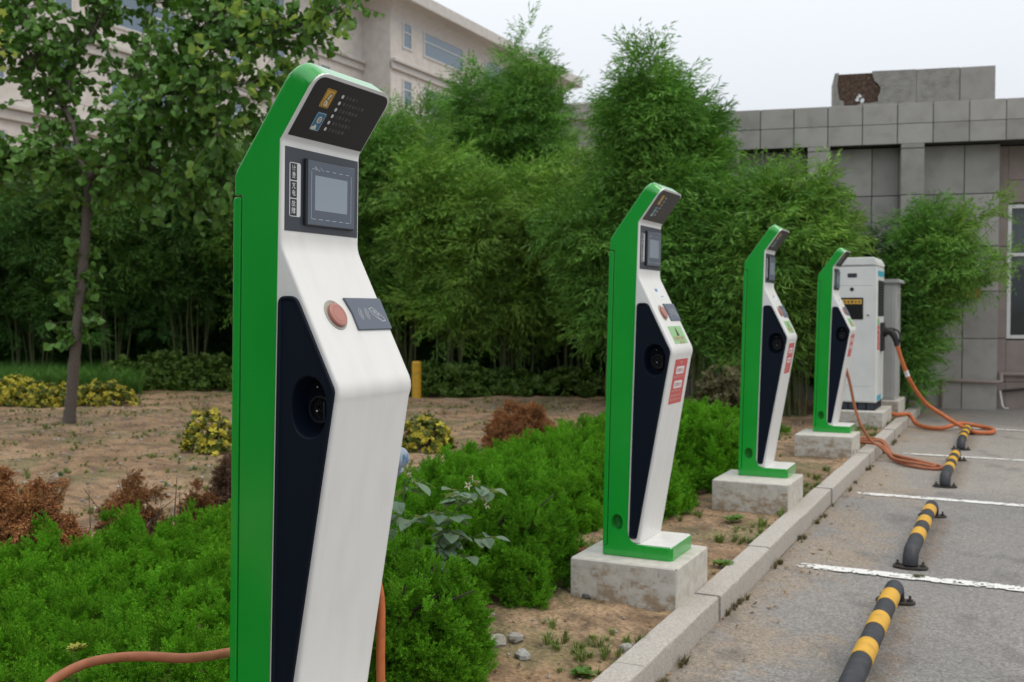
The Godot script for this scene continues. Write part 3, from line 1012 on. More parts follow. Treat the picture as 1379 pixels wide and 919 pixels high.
func side_panel(st: Node3D, t: Transform3D, hole: PackedVector2Array) -> void:
	var p := rounded([Vector2(0.1245, 0.083), Vector2(0.1605, 0.083), Vector2(0.3115, 0.912), Vector2(0.2076, 1.122), Vector2(0.1575, 1.122)], [0.016, 0.016, 0.03, 0.03, 0.02], 6)
	var g := Geo.new()
	var rings := [[0.0, -0.004], [0.0, 0.002], [0.001, 0.0042], [0.003, 0.0052], [0.0065, 0.0052], [0.0085, 0.0040], [0.010, 0.0018]]
	var outs := []
	for r in rings:
		outs.append(outline_in(p, r[0]))
	for i in rings.size() - 1:
		g.skin(outs[i], rings[i][1], outs[i + 1], rings[i + 1][1], t)
	g.cap(keyhole(outs[-1], hole), rings[-1][1], t, Vector3(0, 0, 1))
	var panel := put(g.mesh(32), "side_panel", M.navy, st)
	# the socket recess and what sits in it
	g = Geo.new()
	var c := Vector2(0.240, 0.873)
	var cup := [[1.0, 0.0018], [0.965, -0.0005], [0.94, -0.006], [0.86, -0.042], [0.80, -0.05]]
	for i in cup.size() - 1:
		var a := PackedVector2Array()
		var b := PackedVector2Array()
		for q in hole:
			a.append(c + (q - c) * cup[i][0])
			b.append(c + (q - c) * cup[i + 1][0])
		g.skin(a, cup[i][1], b, cup[i + 1][1], t, true)
		if i == cup.size() - 2:
			g.cap(b, cup[i + 1][1], t, Vector3(0, 0, 1))
	put(g.mesh(35), "socket_recess", M.navy, panel)
	g = Geo.new()
	var axis_z := Basis(Vector3.RIGHT, Vector3(0, 0, 1), Vector3(0, -1, 0))
	g.lathe([Vector2(0.033, 0.0), Vector2(0.033, 0.016), Vector2(0.031, 0.019), Vector2(0.027, 0.019), Vector2(0.0265, 0.004), Vector2(0.0, 0.004)], 28, t * Transform3D(axis_z, Vector3(0.246, 0.866, -0.0505)), false)
	for k in 7:
		var a := TAU * k / 7.0
		var rad := 0.0 if k == 6 else 0.014
		g.lathe([Vector2(0.0048, 0.0), Vector2(0.0048, 0.012), Vector2(0.003, 0.012), Vector2(0.003, 0.004)], 10, t * Transform3D(axis_z, Vector3(0.246 + rad * cos(a), 0.866 + rad * sin(a), -0.047)), false)
	put(g.mesh(35), "socket", M.socket, panel)
	g = Geo.new()
	g.box(Vector3(0.268, 0.845, -0.046), Vector3(0.2735, 0.886, -0.012), 0.002, t)
	put(g.mesh(), "socket_flap", M.socket, panel)
	for q in [Vector2(0.2345, 0.916), Vector2(0.2405, 0.862)]:
		g = Geo.new()
		g.lathe([Vector2(0.0, 0.0035), Vector2(0.0022, 0.003), Vector2(0.0032, 0.0015), Vector2(0.0032, -0.004)], 10, t * Transform3D(axis_z, Vector3(q.x, q.y, -0.040 if q.y > 0.9 else -0.030)), false)
		put(g.mesh(50), "screw", M.steel, panel)

func make_station(stickers: bool) -> Node3D:
	var st := Node3D.new()
	var none := PackedVector2Array()
	# green column with leaning head
	var col := PackedVector2Array([Vector2(0.004, 0.0), Vector2(0.20, 0.0), Vector2(0.20, 0.0585), Vector2(0.165, 0.0600), Vector2(0.147, 0.0655), Vector2(0.1325, 0.0770), Vector2(0.1230, 0.0940), Vector2(0.1192, 0.115), Vector2(0.163, 1.475),
		Vector2(0.2665, 1.617), Vector2(0.2440, 1.6335), Vector2(0.2310, 1.6425), Vector2(0.2220, 1.6460), Vector2(0.2130, 1.6445), Vector2(0.2035, 1.6385), Vector2(0.037, 1.411), Vector2(0.0325, 1.398), Vector2(0.0312, 1.354), Vector2(0.0530, 1.3535), Vector2(0.0222, 0.0450), Vector2(0.0012, 0.0448), Vector2(0.0, 0.004)])
	var lean := PackedInt32Array([9, 10, 11, 12, 13, 14])
	var finger := oval(Vector2(0.068, 0.150), 0.028, 0.037, 20)
	var ds := [0.0, 0.0012, 0.0035, 0.008, 0.014, 0.021, 0.029, 0.038, 0.05]
	put(slices(col, lean, 0.0, -W, ds, 0.0035, 0.042, finger, false).mesh(26), "column", M.green, st)
	var g := Geo.new()
	for i in 4:
		var k := [[1.0, -0.0002], [0.95, -0.004], [0.92, -0.02], [0.90, -0.05], [0.9, -0.05]]
		var a := PackedVector2Array()
		var b := PackedVector2Array()
		for q in finger:
			a.append(Vector2(0.068, 0.150) + (q - Vector2(0.068, 0.150)) * k[i][0])
			b.append(Vector2(0.068, 0.150) + (q - Vector2(0.068, 0.150)) * k[i + 1][0])
		if i < 3:
			g.skin(a, k[i][1], b, k[i + 1][1], Transform3D(), true)
		else:
			g.cap(b, -0.05, Transform3D(), Vector3(0, 0, 1))
	put(g.mesh(30), "cable_hole", M.green, st)
	# rear cover behind a seam
	var cov := PackedVector2Array([Vector2(0.0, 0.0475), Vector2(0.0195, 0.0475), Vector2(0.0503, 1.346), Vector2(0.047, 1.350), Vector2(0.0318, 1.350), Vector2(0.0285, 1.346)])
	put(slices(cov, PackedInt32Array(), 0.0015, -W - 0.0015, [0.0, 0.001, 0.003], 0.003, 0.0, none, false).mesh(26), "rear_cover", M.green, st)
	# green foot plate with a white top
	var foot := rounded([Vector2(0.195, 0.0), Vector2(0.322, 0.0), Vector2(0.322, -W), Vector2(0.195, -W)], [0.0, 0.024, 0.024, 0.0], 7)
	var lay := Transform3D(Basis(Vector3(1, 0, 0), Vector3(0, 0, 1), Vector3(0, 1, 0)), Vector3.ZERO)
	put(prism(lay, foot, 0.0, 0.0600, 0.004), "foot", M.green, st)
	put(prism(lay, rounded([Vector2(0.125, -0.004), Vector2(0.3185, -0.004), Vector2(0.3185, -W + 0.004), Vector2(0.125, -W + 0.004)], [0.0, 0.022, 0.022, 0.0], 7), 0.0590, 0.0630, 0.001), "foot_top", M.white, st)
	# white front
	var ws := PackedVector2Array([Vector2(0.106, 0.064), Vector2(0.1745, 0.064), Vector2(0.3150, 0.880), Vector2(0.3195, 0.892), Vector2(0.3215, 0.905), Vector2(0.3205, 0.918), Vector2(0.3170, 0.929), Vector2(0.3125, 0.938),
		Vector2(0.174, 1.218), Vector2(0.1685, 1.231), Vector2(0.1655, 1.244), Vector2(0.1648, 1.257), Vector2(0.169, 1.468), Vector2(0.1712, 1.478), Vector2(0.1712 + HEAD.x * 0.1705, 1.478 + HEAD.y * 0.1705), Vector2(0.1712 + HEAD.x * 0.166 - 0.0162, 1.478 + HEAD.y * 0.166 + 0.0118), Vector2(0.132, 1.470), Vector2(0.125, 1.2)])
	var hole := oval(Vector2(0.240, 0.873), 0.0495, 0.071, 34, 2.25)
	var hole_w := oval(Vector2(0.240, 0.873), 0.0525, 0.0745, 34, 2.25)
	put(slices(ws, PackedInt32Array([14, 15]), -0.002, -W + 0.002, [0.0, 0.0008, 0.0022, 0.0045, 0.008, 0.014, 0.024, 0.040], 0.008, 0.040, hole_w, true).mesh(26), "front_shell", M.white, st)
	side_panel(st, Transform3D(), hole)
	side_panel(st, Transform3D(Basis(Vector3.RIGHT, Vector3.UP, Vector3(0, 0, -1)), Vector3(0, 0, -W)), hole)
	# head: black instruction panel
	var hf := frame_of(Vector2(0.1712, 1.478), Vector2(0.1712, 1.478) + HEAD)
	var hp := put(prism(hf, rounded([Vector2(0.011, 0.010), Vector2(0.294, 0.010), Vector2(0.294, 0.162), Vector2(0.011, 0.162)], [0.002, 0.002, 0.030, 0.030], 6), -0.002, 0.0012), "instruction_panel", M.black_gloss, st)
	var pf := hf.translated_local(Vector3(0, 0, 0.0012))
	for ic in [[0.058, 0.093, M.icon_yellow], [0.0665, 0.034, M.icon_blue]]:
		var p0 := pf.translated_local(Vector3(ic[0], ic[1], 0))
		var icon := put(prism(p0, rounded([Vector2(0, 0), Vector2(0.034, 0), Vector2(0.034, 0.047), Vector2(0, 0.047)], [0.004, 0.004, 0.004, 0.004], 3), 0.0, 0.0005), "icon", ic[2], hp)
		g = Geo.new()
		var t2 := p0.translated_local(Vector3(0, 0, 0.0006))
		strokes(g, t2, [[0.003, 0.002, 0.031, 0.002], [0.003, 0.045, 0.031, 0.045], [0.002, 0.003, 0.002, 0.044], [0.032, 0.003, 0.032, 0.044]], 0.001)
		put(g.mesh(), "border", M.print_dark if ic[2] == M.icon_yellow else M.print_white, icon)
		g = Geo.new()
		if ic[2] == M.icon_yellow:   # a hand holding a card
			g.cap(PackedVector2Array([Vector2(0.012, 0.022), Vector2(0.020, 0.018), Vector2(0.027, 0.034), Vector2(0.019, 0.038)]), 0.0004, t2, Vector3(0, 0, 1))
			g.cap(PackedVector2Array([Vector2(0.010, 0.005), Vector2(0.024, 0.005), Vector2(0.022, 0.016), Vector2(0.014, 0.020), Vector2(0.009, 0.014)]), 0.0003, t2, Vector3(0, 0, 1))
		else:                        # a finger touching a ring
			g.cap(PackedVector2Array([Vector2(0.003, 0.003), Vector2(0.021, 0.003), Vector2(0.019, 0.012), Vector2(0.014, 0.016), Vector2(0.010, 0.011), Vector2(0.004, 0.009)]), 0.0003, t2, Vector3(0, 0, 1))
			g.cap(oval(Vector2(0.0185, 0.028), 0.0075, 0.009, 16), 0.0002, t2, Vector3(0, 0, 1))
		put(g.mesh(), "pictogram", M.icon_cream, icon)
		g = Geo.new()
		if ic[2] == M.icon_yellow:
			strokes(g, t2.translated_local(Vector3(0, 0, 0.0006)), [[0.012, 0.022, 0.020, 0.018], [0.020, 0.018, 0.027, 0.034], [0.027, 0.034, 0.019, 0.038], [0.019, 0.038, 0.012, 0.022], [0.022, 0.028, 0.026, 0.024], [0.024, 0.020, 0.026, 0.014], [0.009, 0.014, 0.012, 0.021], [0.010, 0.005, 0.009, 0.014], [0.016, 0.008, 0.016, 0.014]], 0.0014)
		else:
			strokes(g, t2.translated_local(Vector3(0, 0, 0.0006)), [[0.016, 0.024, 0.021, 0.024], [0.016, 0.024, 0.016, 0.032], [0.021, 0.024, 0.021, 0.032], [0.016, 0.032, 0.021, 0.032], [0.0185, 0.022, 0.0185, 0.034]], 0.0009)
		put(g.mesh(), "outline", M.print_dark, icon)
	var words := [["chong", "dian", "qing", "ka"], ["qing", "ka", "chong", "dian", "zhong", "ji", "fei"], ["chong", "dian", "zhong", "zhang", "gu", "qing"], ["ji", "fei", "zhong", "qing", "ka"], ["qing", "zhong", "chong", "dian", "fei", "ka"], ["chong", "dian", "zhu", "gu", "zhang"]]
	var lw := Geo.new()
	for k in 6:
		var y := 0.1305 - k * 0.0172
		g = Geo.new()
		g.cap(oval(Vector2(0.1215, y), 0.0042, 0.0048, 14), 0.0004, pf, Vector3(0, 0, 1))
		g.skin(oval(Vector2(0.1215, y), 0.0042, 0.0048, 14), 0, oval(Vector2(0.1215, y), 0.0042, 0.0048, 14), 0.0004, pf)
		put(g.mesh(), "bullet", M.print_white, hp)
		for j in words[k].size():
			strokes(lw, pf, glyph_strokes(words[k][j], 0.133 + j * 0.0125, y - 0.0045, 0.0095), 0.0008)
	put(lw.mesh(), "lettering", M.print_grey, hp)
	# display
	var df := frame_of(Vector2(0.1648, 1.257), Vector2(0.169, 1.468))
	var dp := put(plate(df, 0.0115, 0.014, 0.2935, 0.204, -0.002, 0.0015), "display_panel", M.slate, st)
	g = Geo.new()
	g.box(Vector3(0.078, 0.030, 0.001), Vector3(0.268, 0.1845, 0.0105), 0.0025, df)
	put(g.mesh(20), "display_housing", M.bezel_dark, dp)
	var bz := put(plate(df, 0.081, 0.0325, 0.2655, 0.182, 0.0100, 0.0125, 0.001), "bezel", M.bezel, dp)
	var scr := put(plate(df, 0.106, 0.0665, 0.2335, 0.148, 0.0120, 0.0131, 0.0003), "screen", M.screen, bz)
	g = Geo.new()
	var fl := df.translated_local(Vector3(0, 0, 0.0127))
	strokes(g, fl, [[0.0925, 0.046, 0.0925, 0.156], [0.249, 0.046, 0.249, 0.160]], 0.0009)
	for k in 6:
		strokes(g, fl, [[0.0945 + k * 0.0265, 0.046, 0.1105 + k * 0.0265, 0.046]], 0.0009)
	for k in 4:
		strokes(g, fl, [[0.147 + k * 0.0265, 0.162, 0.160 + k * 0.0265, 0.162]], 0.0009)
	strokes(g, fl, [[0.094, 0.162, 0.1, 0.162], [0.103, 0.160, 0.106, 0.168], [0.106, 0.168, 0.109, 0.160], [0.111, 0.168, 0.111, 0.160], [0.111, 0.160, 0.116, 0.164], [0.118, 0.160, 0.124, 0.160], [0.126, 0.168, 0.131, 0.162], [0.133, 0.164, 0.137, 0.160]], 0.001)
	put(g.mesh(), "printed_frame", M.print_white, bz)
	# status strip with three captions
	var sf := df.translated_local(Vector3(0, 0, 0.0016))
	var strip := put(prism(sf, rounded([Vector2(0.026, 0.047), Vector2(0.066, 0.047), Vector2(0.066, 0.170), Vector2(0.026, 0.170)], [0.006, 0.006, 0.006, 0.006], 4), -0.001, 0.0006), "status_strip", M.print_white, dp)
	for k in 3:
		var y0 := 0.049 + k * 0.0405
		var cell := put(plate(sf, 0.0285, y0, 0.0520, y0 + 0.038, 0.0004, 0.0010, 0.0001), "caption_field", M.black_gloss, strip)
		g = Geo.new()
		var pair: Array = [["gu", "zhang"], ["chong", "dian"], ["ji", "fei"]][k]
		strokes(g, sf.translated_local(Vector3(0, 0, 0.0008)), glyph_strokes(pair[1], 0.0330, y0 + 0.004, 0.0145), 0.0013)
		strokes(g, sf.translated_local(Vector3(0, 0, 0.0008)), glyph_strokes(pair[0], 0.0330, y0 + 0.0205, 0.0145), 0.0013)
		put(g.mesh(), "lettering", M.print_white, cell)
	# upper slope: stop button, card reader
	var sl := frame_of(Vector2(0.3125, 0.938), Vector2(0.174, 1.218))
	var out_z := Basis(Vector3.RIGHT, Vector3(0, 0, 1), Vector3(0, -1, 0))
	g = Geo.new()
	g.lathe([Vector2(0.038, -0.002), Vector2(0.038, 0.0012), Vector2(0.0372, 0.0022), Vector2(0.0335, 0.0022), Vector2(0.033, 0.0012)], 36, sl * Transform3D(out_z, Vector3(0.097, 0.157, 0)), true)
	var ring := put(g.mesh(35), "button_ring", M.button_ring, st)
	g = Geo.new()
	g.lathe([Vector2(0.0285, 0.0), Vector2(0.0295, 0.006), Vector2(0.0285, 0.0085), Vector2(0.0260, 0.0098), Vector2(0.0205, 0.0100), Vector2(0.0200, 0.0094), Vector2(0.0190, 0.0094), Vector2(0.0185, 0.0100), Vector2(0.0, 0.0102)], 36, sl * Transform3D(out_z, Vector3(0.097, 0.155, 0.001)), false)
	put(g.mesh(35), "stop_button", M.button, ring)
	g = Geo.new()
	var padp := rounded([Vector2(0.150, 0.200), Vector2(0.161, 0.160), Vector2(0.160, 0.116), Vector2(0.3005, 0.116), Vector2(0.3005, 0.200)], [0.0, 0.02, 0.002, 0.004, 0.004], 6)
	var pad := put(prism(sl, padp, -0.001, 0.0055, 0.0012), "card_reader", M.pad, st)
	g = Geo.new()
	var cf := sl.translated_local(Vector3(0, 0, 0.0056))
	for k in 3:   # waves on both sides
		for sgn in [-1.0, 1.0]:
			for q in 6:
				var a0 := lerpf(-0.95, 0.95, q / 6.0)
				var a1 := lerpf(-0.95, 0.95, (q + 1) / 6.0)
				var r := 0.008 + k * 0.0055
				var cx: float = 0.204 + (0.0 if sgn < 0 else 0.026)
				strokes(g, cf, [[cx - r * cos(a0), 0.157 + r * sin(a0), cx - r * cos(a1), 0.157 + r * sin(a1)]], 0.0011)
	var cardp := [[0.232, 0.170], [0.248, 0.174], [0.282, 0.146], [0.284, 0.138], [0.268, 0.137], [0.240, 0.156]]
	for k in 6:
		strokes(g, cf, [[cardp[k][0], cardp[k][1], cardp[(k + 1) % 6][0], cardp[(k + 1) % 6][1]]], 0.0012)
	strokes(g, cf, [[0.240, 0.167, 0.262, 0.149], [0.246, 0.168, 0.268, 0.150], [0.250, 0.160, 0.256, 0.166], [0.262, 0.153, 0.266, 0.158], [0.252, 0.148, 0.270, 0.141]], 0.0010)
	put(g.mesh(), "printed_symbol", M.print_white, pad)
	# a moulded seam line of the lower front is left to the paint; small scuffs
	if stickers:
		var low := frame_of(Vector2(0.1745, 0.064), Vector2(0.3150, 0.880))
		var s1 := put(plate(sl, 0.135, 0.225, 0.225, 0.278, -0.0005, 0.0007, 0.0002), "label_sticker", M.sticker_white, st)
		put(plate(sl, 0.137, 0.262, 0.170, 0.276, 0.0006, 0.0010, 0.0001), "logo", M.sticker_blue, s1)
		put(plate(sl, 0.180, 0.236, 0.219, 0.240, 0.0006, 0.0010, 0.0001), "print", M.sticker_blue, s1)
		var s2 := put(plate(sl, 0.070, 0.004, 0.262, 0.090, -0.0005, 0.0007, 0.0002), "notice_sticker", M.sticker_green, st)
		g = Geo.new()
		g.cap(PackedVector2Array([Vector2(0.150, 0.042), Vector2(0.185, 0.042), Vector2(0.178, 0.066), Vector2(0.171, 0.083), Vector2(0.164, 0.083), Vector2(0.157, 0.066)]), 0.0010, sl, Vector3(0, 0, 1))
		put(g.mesh(), "pictogram", M.rust, s2)
		g = Geo.new()
		for k in 6:
			strokes(g, sl.translated_local(Vector3(0, 0, 0.0007)), glyph_strokes(["chong", "dian", "zhu", "ji", "fei", "zhong"][k], 0.090 + k * 0.0255, 0.020, 0.020), 0.0022)
		for k in 3:
			strokes(g, sl.translated_local(Vector3(0, 0, 0.0007)), glyph_strokes(["qing", "ka", "tian"][k], 0.150 + k * 0.024, 0.002, 0.016), 0.0020)
		put(g.mesh(), "lettering", M.sticker_red, s2)
		var s3 := put(plate(low, 0.065, 0.620, 0.250, 0.822, -0.0005, 0.0007, 0.0002), "notice_sticker", M.sticker_red, st)
		for y in [0.755, 0.690]:
			put(prism(low, rounded([Vector2(0.100, y), Vector2(0.215, y), Vector2(0.215, y + 0.034), Vector2(0.100, y + 0.034)], [0.008, 0.008, 0.008, 0.008], 3), 0.0005, 0.0010), "field", M.sticker_white, s3)
		g = Geo.new()
		var lf := low.translated_local(Vector3(0, 0, 0.0008))
		for k in 4:
			for y in [0.762, 0.697]:
				strokes(g, lf.translated_local(Vector3(0, 0, 0.0003)), glyph_strokes(["gu", "zhang", "dian", "ji"][k], 0.112 + k * 0.024, y, 0.019), 0.0018)
		put(g.mesh(), "lettering", M.sticker_red, s3)
		g = Geo.new()
		for k in 2:
			strokes(g, lf, glyph_strokes(["chong", "dian"][k], 0.138 + k * 0.02, 0.799, 0.015), 0.0015)
		for r in [[0.738, 7], [0.674, 6], [0.652, 7], [0.634, 7]]:
			for k in r[1]:
				strokes(g, lf, glyph_strokes(["qing", "zhong", "fei", "dian", "ka", "tian", "ji"][k], 0.085 + k * 0.021, r[0], 0.011), 0.0012)
		put(g.mesh(), "lettering", M.icon_cream, s3)
	return st

func stations():
	var spots := [
		[-1.84, "tall green and white charging post closest to the camera, without stickers"],
		[-4.25, "green and white charging post with a red sticker, second from the camera"],
		[-6.70, "green and white charging post with a red sticker, third from the camera"],
		[-9.42, "green and white charging post right in front of the white charger cabinet"]]
	var blocks := [
		[-1.66, "concrete block under the nearest charging post, below the picture's edge"],
		[-4.14, "concrete block carrying the second charging post, a grey stone at its foot"],
		[-6.46, "concrete block carrying the third charging post, half way along the kerb"],
		[-9.15, "concrete block carrying the fourth charging post, beside the coiled orange cable"]]
	var plain_one := make_station(false)
	var with_stickers := make_station(true)
	for i in 4:
		var s: Node3D = plain_one if i == 0 else (with_stickers if i == 1 else with_stickers.duplicate())
		s.name = numbered("charging_post")
		add_child(s)
		s.position = Vector3(-1.66, 0.2702, spots[i][0])
		s.rotation.y = [0.0, 0.0, 0.012, -0.01][i]
		tag(s, spots[i][1], "charging post", "charging posts along the kerb")
		concrete_block(Vector3(-1.77, 0.0, blocks[i][0]), 0.488, 0.475 if i else 0.55, 0.27, blocks[i][1], "concrete blocks under the charging posts")

func concrete_block(corner: Vector3, lx: float, lz: float, top: float, label: String, group: String) -> void:
	# a cast block with worn edges; soil is splashed in patches on its lower half
	var g := Geo.new()
	var b := thing("concrete_block", corner, label, "concrete block", group)
	var nx := 24
	var ny := 14
	var dirt := func(p: Vector3) -> Color:
		var w := corner + p
		var k := nz.get_noise_3d(w.x * 9, w.y * 16, w.z * 9) * 0.8 + nz.get_noise_3d(w.x * 40, w.y * 40, w.z * 40) * 0.5
		var f := smoothstep(-0.25, 0.45, k + (0.15 - w.y) * 3.0)
		var c := Color(1, 1, 1).lerp(Color(0.58, 0.43, 0.29), f * (0.85 if p.z > -0.001 else 0.22) if p.y < top - 0.012 else 0.0)
		return c
	var k := 0.006
	var face := func(o: Vector3, du: Vector3, dv: Vector3, nu: int, nv: int, out: Vector3):
		for i in nu:
			for j in nv:
				var q := []
				for w in [[0, 0], [1, 0], [1, 1], [0, 1]]:
					q.append(o + du * (float(i + w[0]) / nu) + dv * (float(j + w[1]) / nv))
				g.tint = dirt.call((q[0] + q[2]) * 0.5)
				g.face4(q[0], q[1], q[2], q[3], out)
	var y0 := -0.03
	face.call(Vector3(k, y0, 0), Vector3(lx - 2 * k, 0, 0), Vector3(0, top - k - y0, 0), 48, 30, Vector3(0, 0, 1))
	face.call(Vector3(lx, y0, -k), Vector3(0, 0, -lz + 2 * k), Vector3(0, top - k - y0, 0), 48, 30, Vector3(1, 0, 0))
	face.call(Vector3(0, y0, -k), Vector3(0, 0, -lz + 2 * k), Vector3(0, top - k - y0, 0), 10, 6, Vector3(-1, 0, 0))
	face.call(Vector3(k, y0, -lz), Vector3(lx - 2 * k, 0, 0), Vector3(0, top - k - y0, 0), 10, 6, Vector3(0, 0, -1))
	g.tint = Color.WHITE
	g.face4(Vector3(k, top, -k), Vector3(lx - k, top, -k), Vector3(lx - k, top, -lz + k), Vector3(k, top, -lz + k), Vector3.UP)
	g.face4(Vector3(k, top, -k), Vector3(lx - k, top, -k), Vector3(lx - k, top - k, 0), Vector3(k, top - k, 0), Vector3(0, 1, 1))
	g.face4(Vector3(k, top, -lz + k), Vector3(lx - k, top, -lz + k), Vector3(lx - k, top - k, -lz), Vector3(k, top - k, -lz), Vector3(0, 1, -1))
	g.face4(Vector3(lx - k, top, -k), Vector3(lx - k, top, -lz + k), Vector3(lx, top - k, -lz + k), Vector3(lx, top - k, -k), Vector3(1, 1, 0))
	g.face4(Vector3(k, top, -k), Vector3(k, top, -lz + k), Vector3(0, top - k, -lz + k), Vector3(0, top - k, -k), Vector3(-1, 1, 0))
	for c in [[k, 0.0, 0.0, -k], [lx - k, 0.0, lx, -k], [lx - k, -lz, lx, -lz + k], [k, -lz, 0.0, -lz + k]]:
		var mid := Vector3(lx / 2, 0, -lz / 2)
		g.face4(Vector3(c[0], y0, c[1]), Vector3(c[2], y0, c[3]), Vector3(c[2], top - k, c[3]), Vector3(c[0], top - k, c[1]), Vector3(c[0], 0, c[1]) - mid)
	put(g.mesh(30, true), "block", M.concrete, b)

# ---------------------------------------------------------------- fast charger and grey cabinet
func chargers():
	concrete_block(Vector3(-1.98, 0.0, -11.6), 0.665, 0.85, 0.262, "wide concrete block under the white charger cabinet", "concrete blocks under the cabinets")
	concrete_block(Vector3(-1.98, 0.0, -12.84), 0.70, 0.75, 0.285, "concrete block under the plain grey cabinet, furthest along the kerb", "concrete blocks under the cabinets")
	var o := thing("fast_charger", Vector3(-1.40, 0.263, -11.75), "tall white charger cabinet with a small screen and a thick orange cable", "charger cabinet")
	# local: right face at x = 0, front face (towards the camera) at z = 0, 0.52 wide, 0.6 deep, 1.67 high
	var g := Geo.new()
	g.box(Vector3(-0.505, 0.0, -0.585), Vector3(-0.015, 0.082, -0.015), 0.003)
	var skirt := put(g.mesh(), "skirt", M.navy, o)
	for k in 5:
		g = Geo.new()
		g.box(Vector3(-0.48 + k * 0.095, 0.012, -0.016), Vector3(-0.40 + k * 0.095, 0.07, -0.008), 0.002)
		put(g.mesh(), "vent_panel", M.slate, skirt)
	g = Geo.new()
	g.box(Vector3(-0.52, 0.083, -0.6), Vector3(0.0, 1.58, 0.0), 0.012)
	put(g.mesh(), "body", M.cabinet, o)
	g = Geo.new()
	var cap_poly := PackedVector2Array([Vector2(-0.52, 1.583), Vector2(0.002, 1.583), Vector2(0.002, 1.615), Vector2(-0.028, 1.665), Vector2(-0.045, 1.675), Vector2(-0.475, 1.675), Vector2(-0.492, 1.665), Vector2(-0.522, 1.615)])
	var capi := outline_in(cap_poly, 0.006)
	g.cap(capi, 0.006, Transform3D(), Vector3(0, 0, 1))
	g.skin(cap_poly, 0.0, capi, 0.006, Transform3D())
	g.skin(cap_poly, -0.6, cap_poly, 0.0, Transform3D())
	g.cap(cap_poly, -0.6, Transform3D(), Vector3(0, 0, -1))
	var top := put(g.mesh(), "top_hood", M.cabinet, o)
	for k in 26:
		g = Geo.new()
		g.box(Vector3(-0.485 + k * 0.0175, 1.588, 0.006), Vector3(-0.4765 + k * 0.0175, 1.596, 0.009))
		put(g.mesh(), "vent_slot", M.slate, top)
	var door := put(plate(Transform3D(), -0.465, 0.262, -0.042, 1.360, -0.002, 0.006, 0.003), "door", M.cabinet, o)
	put(plate(Transform3D(), -0.465, 1.366, -0.042, 1.572, -0.002, 0.006, 0.003), "upper_panel", M.cabinet, o)
	put(plate(Transform3D(), -0.465, 0.095, -0.042, 0.256, -0.002, 0.006, 0.003), "lower_panel", M.cabinet, o)
	put(plate(Transform3D(), -0.312, 1.455, -0.214, 1.502, 0.005, 0.010, 0.002), "name_plate", M.slate, o)
	g = Geo.new()
	g.box(Vector3(-0.385, 0.995, 0.005), Vector3(-0.145, 1.235, 0.011), 0.002)
	var sc := put(g.mesh(), "screen", M.black_gloss, door)
	put(plate(Transform3D(), -0.368, 1.165, -0.160, 1.215, 0.0105, 0.0125, 0.0005), "notice", M.icon_yellow, sc)
	g = Geo.new()
	for k in 5:
		strokes(g, Transform3D(Basis(), Vector3(0, 0, 0.0126)), glyph_strokes(["chong", "dian", "qing", "ka", "zhong"][k], -0.355 + k * 0.038, 1.174, 0.03), 0.004)
	put(g.mesh(), "lettering", M.print_dark, sc)
	g = Geo.new()
	g.lathe([Vector2(0.021, 0.0), Vector2(0.021, 0.006), Vector2(0.016, 0.009), Vector2(0.0, 0.009)], 18, Transform3D(Basis(Vector3.RIGHT, Vector3(0, 0, 1), Vector3(0, -1, 0)), Vector3(-0.265, 1.327, 0.0055)), false)
	put(g.mesh(), "camera_eye", M.black_gloss, door)
	g = Geo.new()
	g.lathe([Vector2(0.013, 0.0), Vector2(0.013, 0.012), Vector2(0.010, 0.015), Vector2(0.0, 0.015)], 14, Transform3D(Basis(Vector3.RIGHT, Vector3(0, 0, 1), Vector3(0, -1, 0)), Vector3(-0.092, 1.048, 0.0055)), false)
	put(g.mesh(), "door_lock", M.steel, door)
	# right face: cyan stickers, louvre, notice, holster
	var rf := Transform3D(Basis(Vector3(0, 0, -1), Vector3(0, 1, 0), Vector3(1, 0, 0)), Vector3.ZERO)
	put(plate(rf, 0.03, 1.47, 0.56, 1.53, -0.001, 0.0015, 0.0003), "cyan_band", M.cyan, o)
	put(plate(rf, 0.04, 0.10, 0.40, 0.16, -0.001, 0.0015, 0.0003), "cyan_band", M.cyan, o)
	var lou := put(plate(rf, 0.06, 1.03, 0.54, 1.425, -0.001, 0.006, 0.002), "louvre_panel", M.rubber, o)
	for k in 12:
		g = Geo.new()
		g.box(Vector3(0.085, 1.05 + k * 0.031, 0.006), Vector3(0.515, 1.062 + k * 0.031, 0.013), 0.002, rf)
		put(g.mesh(), "slat", M.slate, lou)
	put(plate(rf, 0.02, 0.935, 0.20, 1.005, -0.001, 0.0015, 0.0003), "notice_sticker", M.sticker_green, o)
	var ns := put(plate(rf, 0.02, 0.66, 0.20, 0.93, -0.001, 0.0015, 0.0003), "notice_sticker", M.sticker_red, o)
	g = Geo.new()
	for r in 4:
		for k in 4:
			strokes(g, rf.translated_local(Vector3(0, 0, 0.0016)), glyph_strokes(["gu", "zhang", "dian", "ji"][k], 0.035 + k * 0.038, 0.69 + r * 0.058, 0.03), 0.003)
	put(g.mesh(), "lettering", M.icon_cream, ns)
	g = Geo.new()
	g.box(Vector3(0.26, 0.64, -0.001), Vector3(0.48, 0.96, 0.03), 0.008, rf)
	var hol := put(g.mesh(), "holster", M.rubber, o)
	g = Geo.new()
	g.lathe([Vector2(0.055, 0.0), Vector2(0.055, 0.03), Vector2(0.045, 0.035), Vector2(0.04, 0.02)], 20, Transform3D(Basis(Vector3(0, 1, 0), Vector3(1, 0, 0), Vector3(0, 0, -1)), Vector3(0.03, 0.855, -0.35)), false)
	put(g.mesh(), "socket_ring", M.socket, hol)
	# the plug in its holster: a thing of its own
	var gun := thing("charging_gun", Vector3(-1.365, 1.118, -12.10), "black charging gun with loop handle plugged into the white cabinet", "charging gun")
	g = Geo.new()
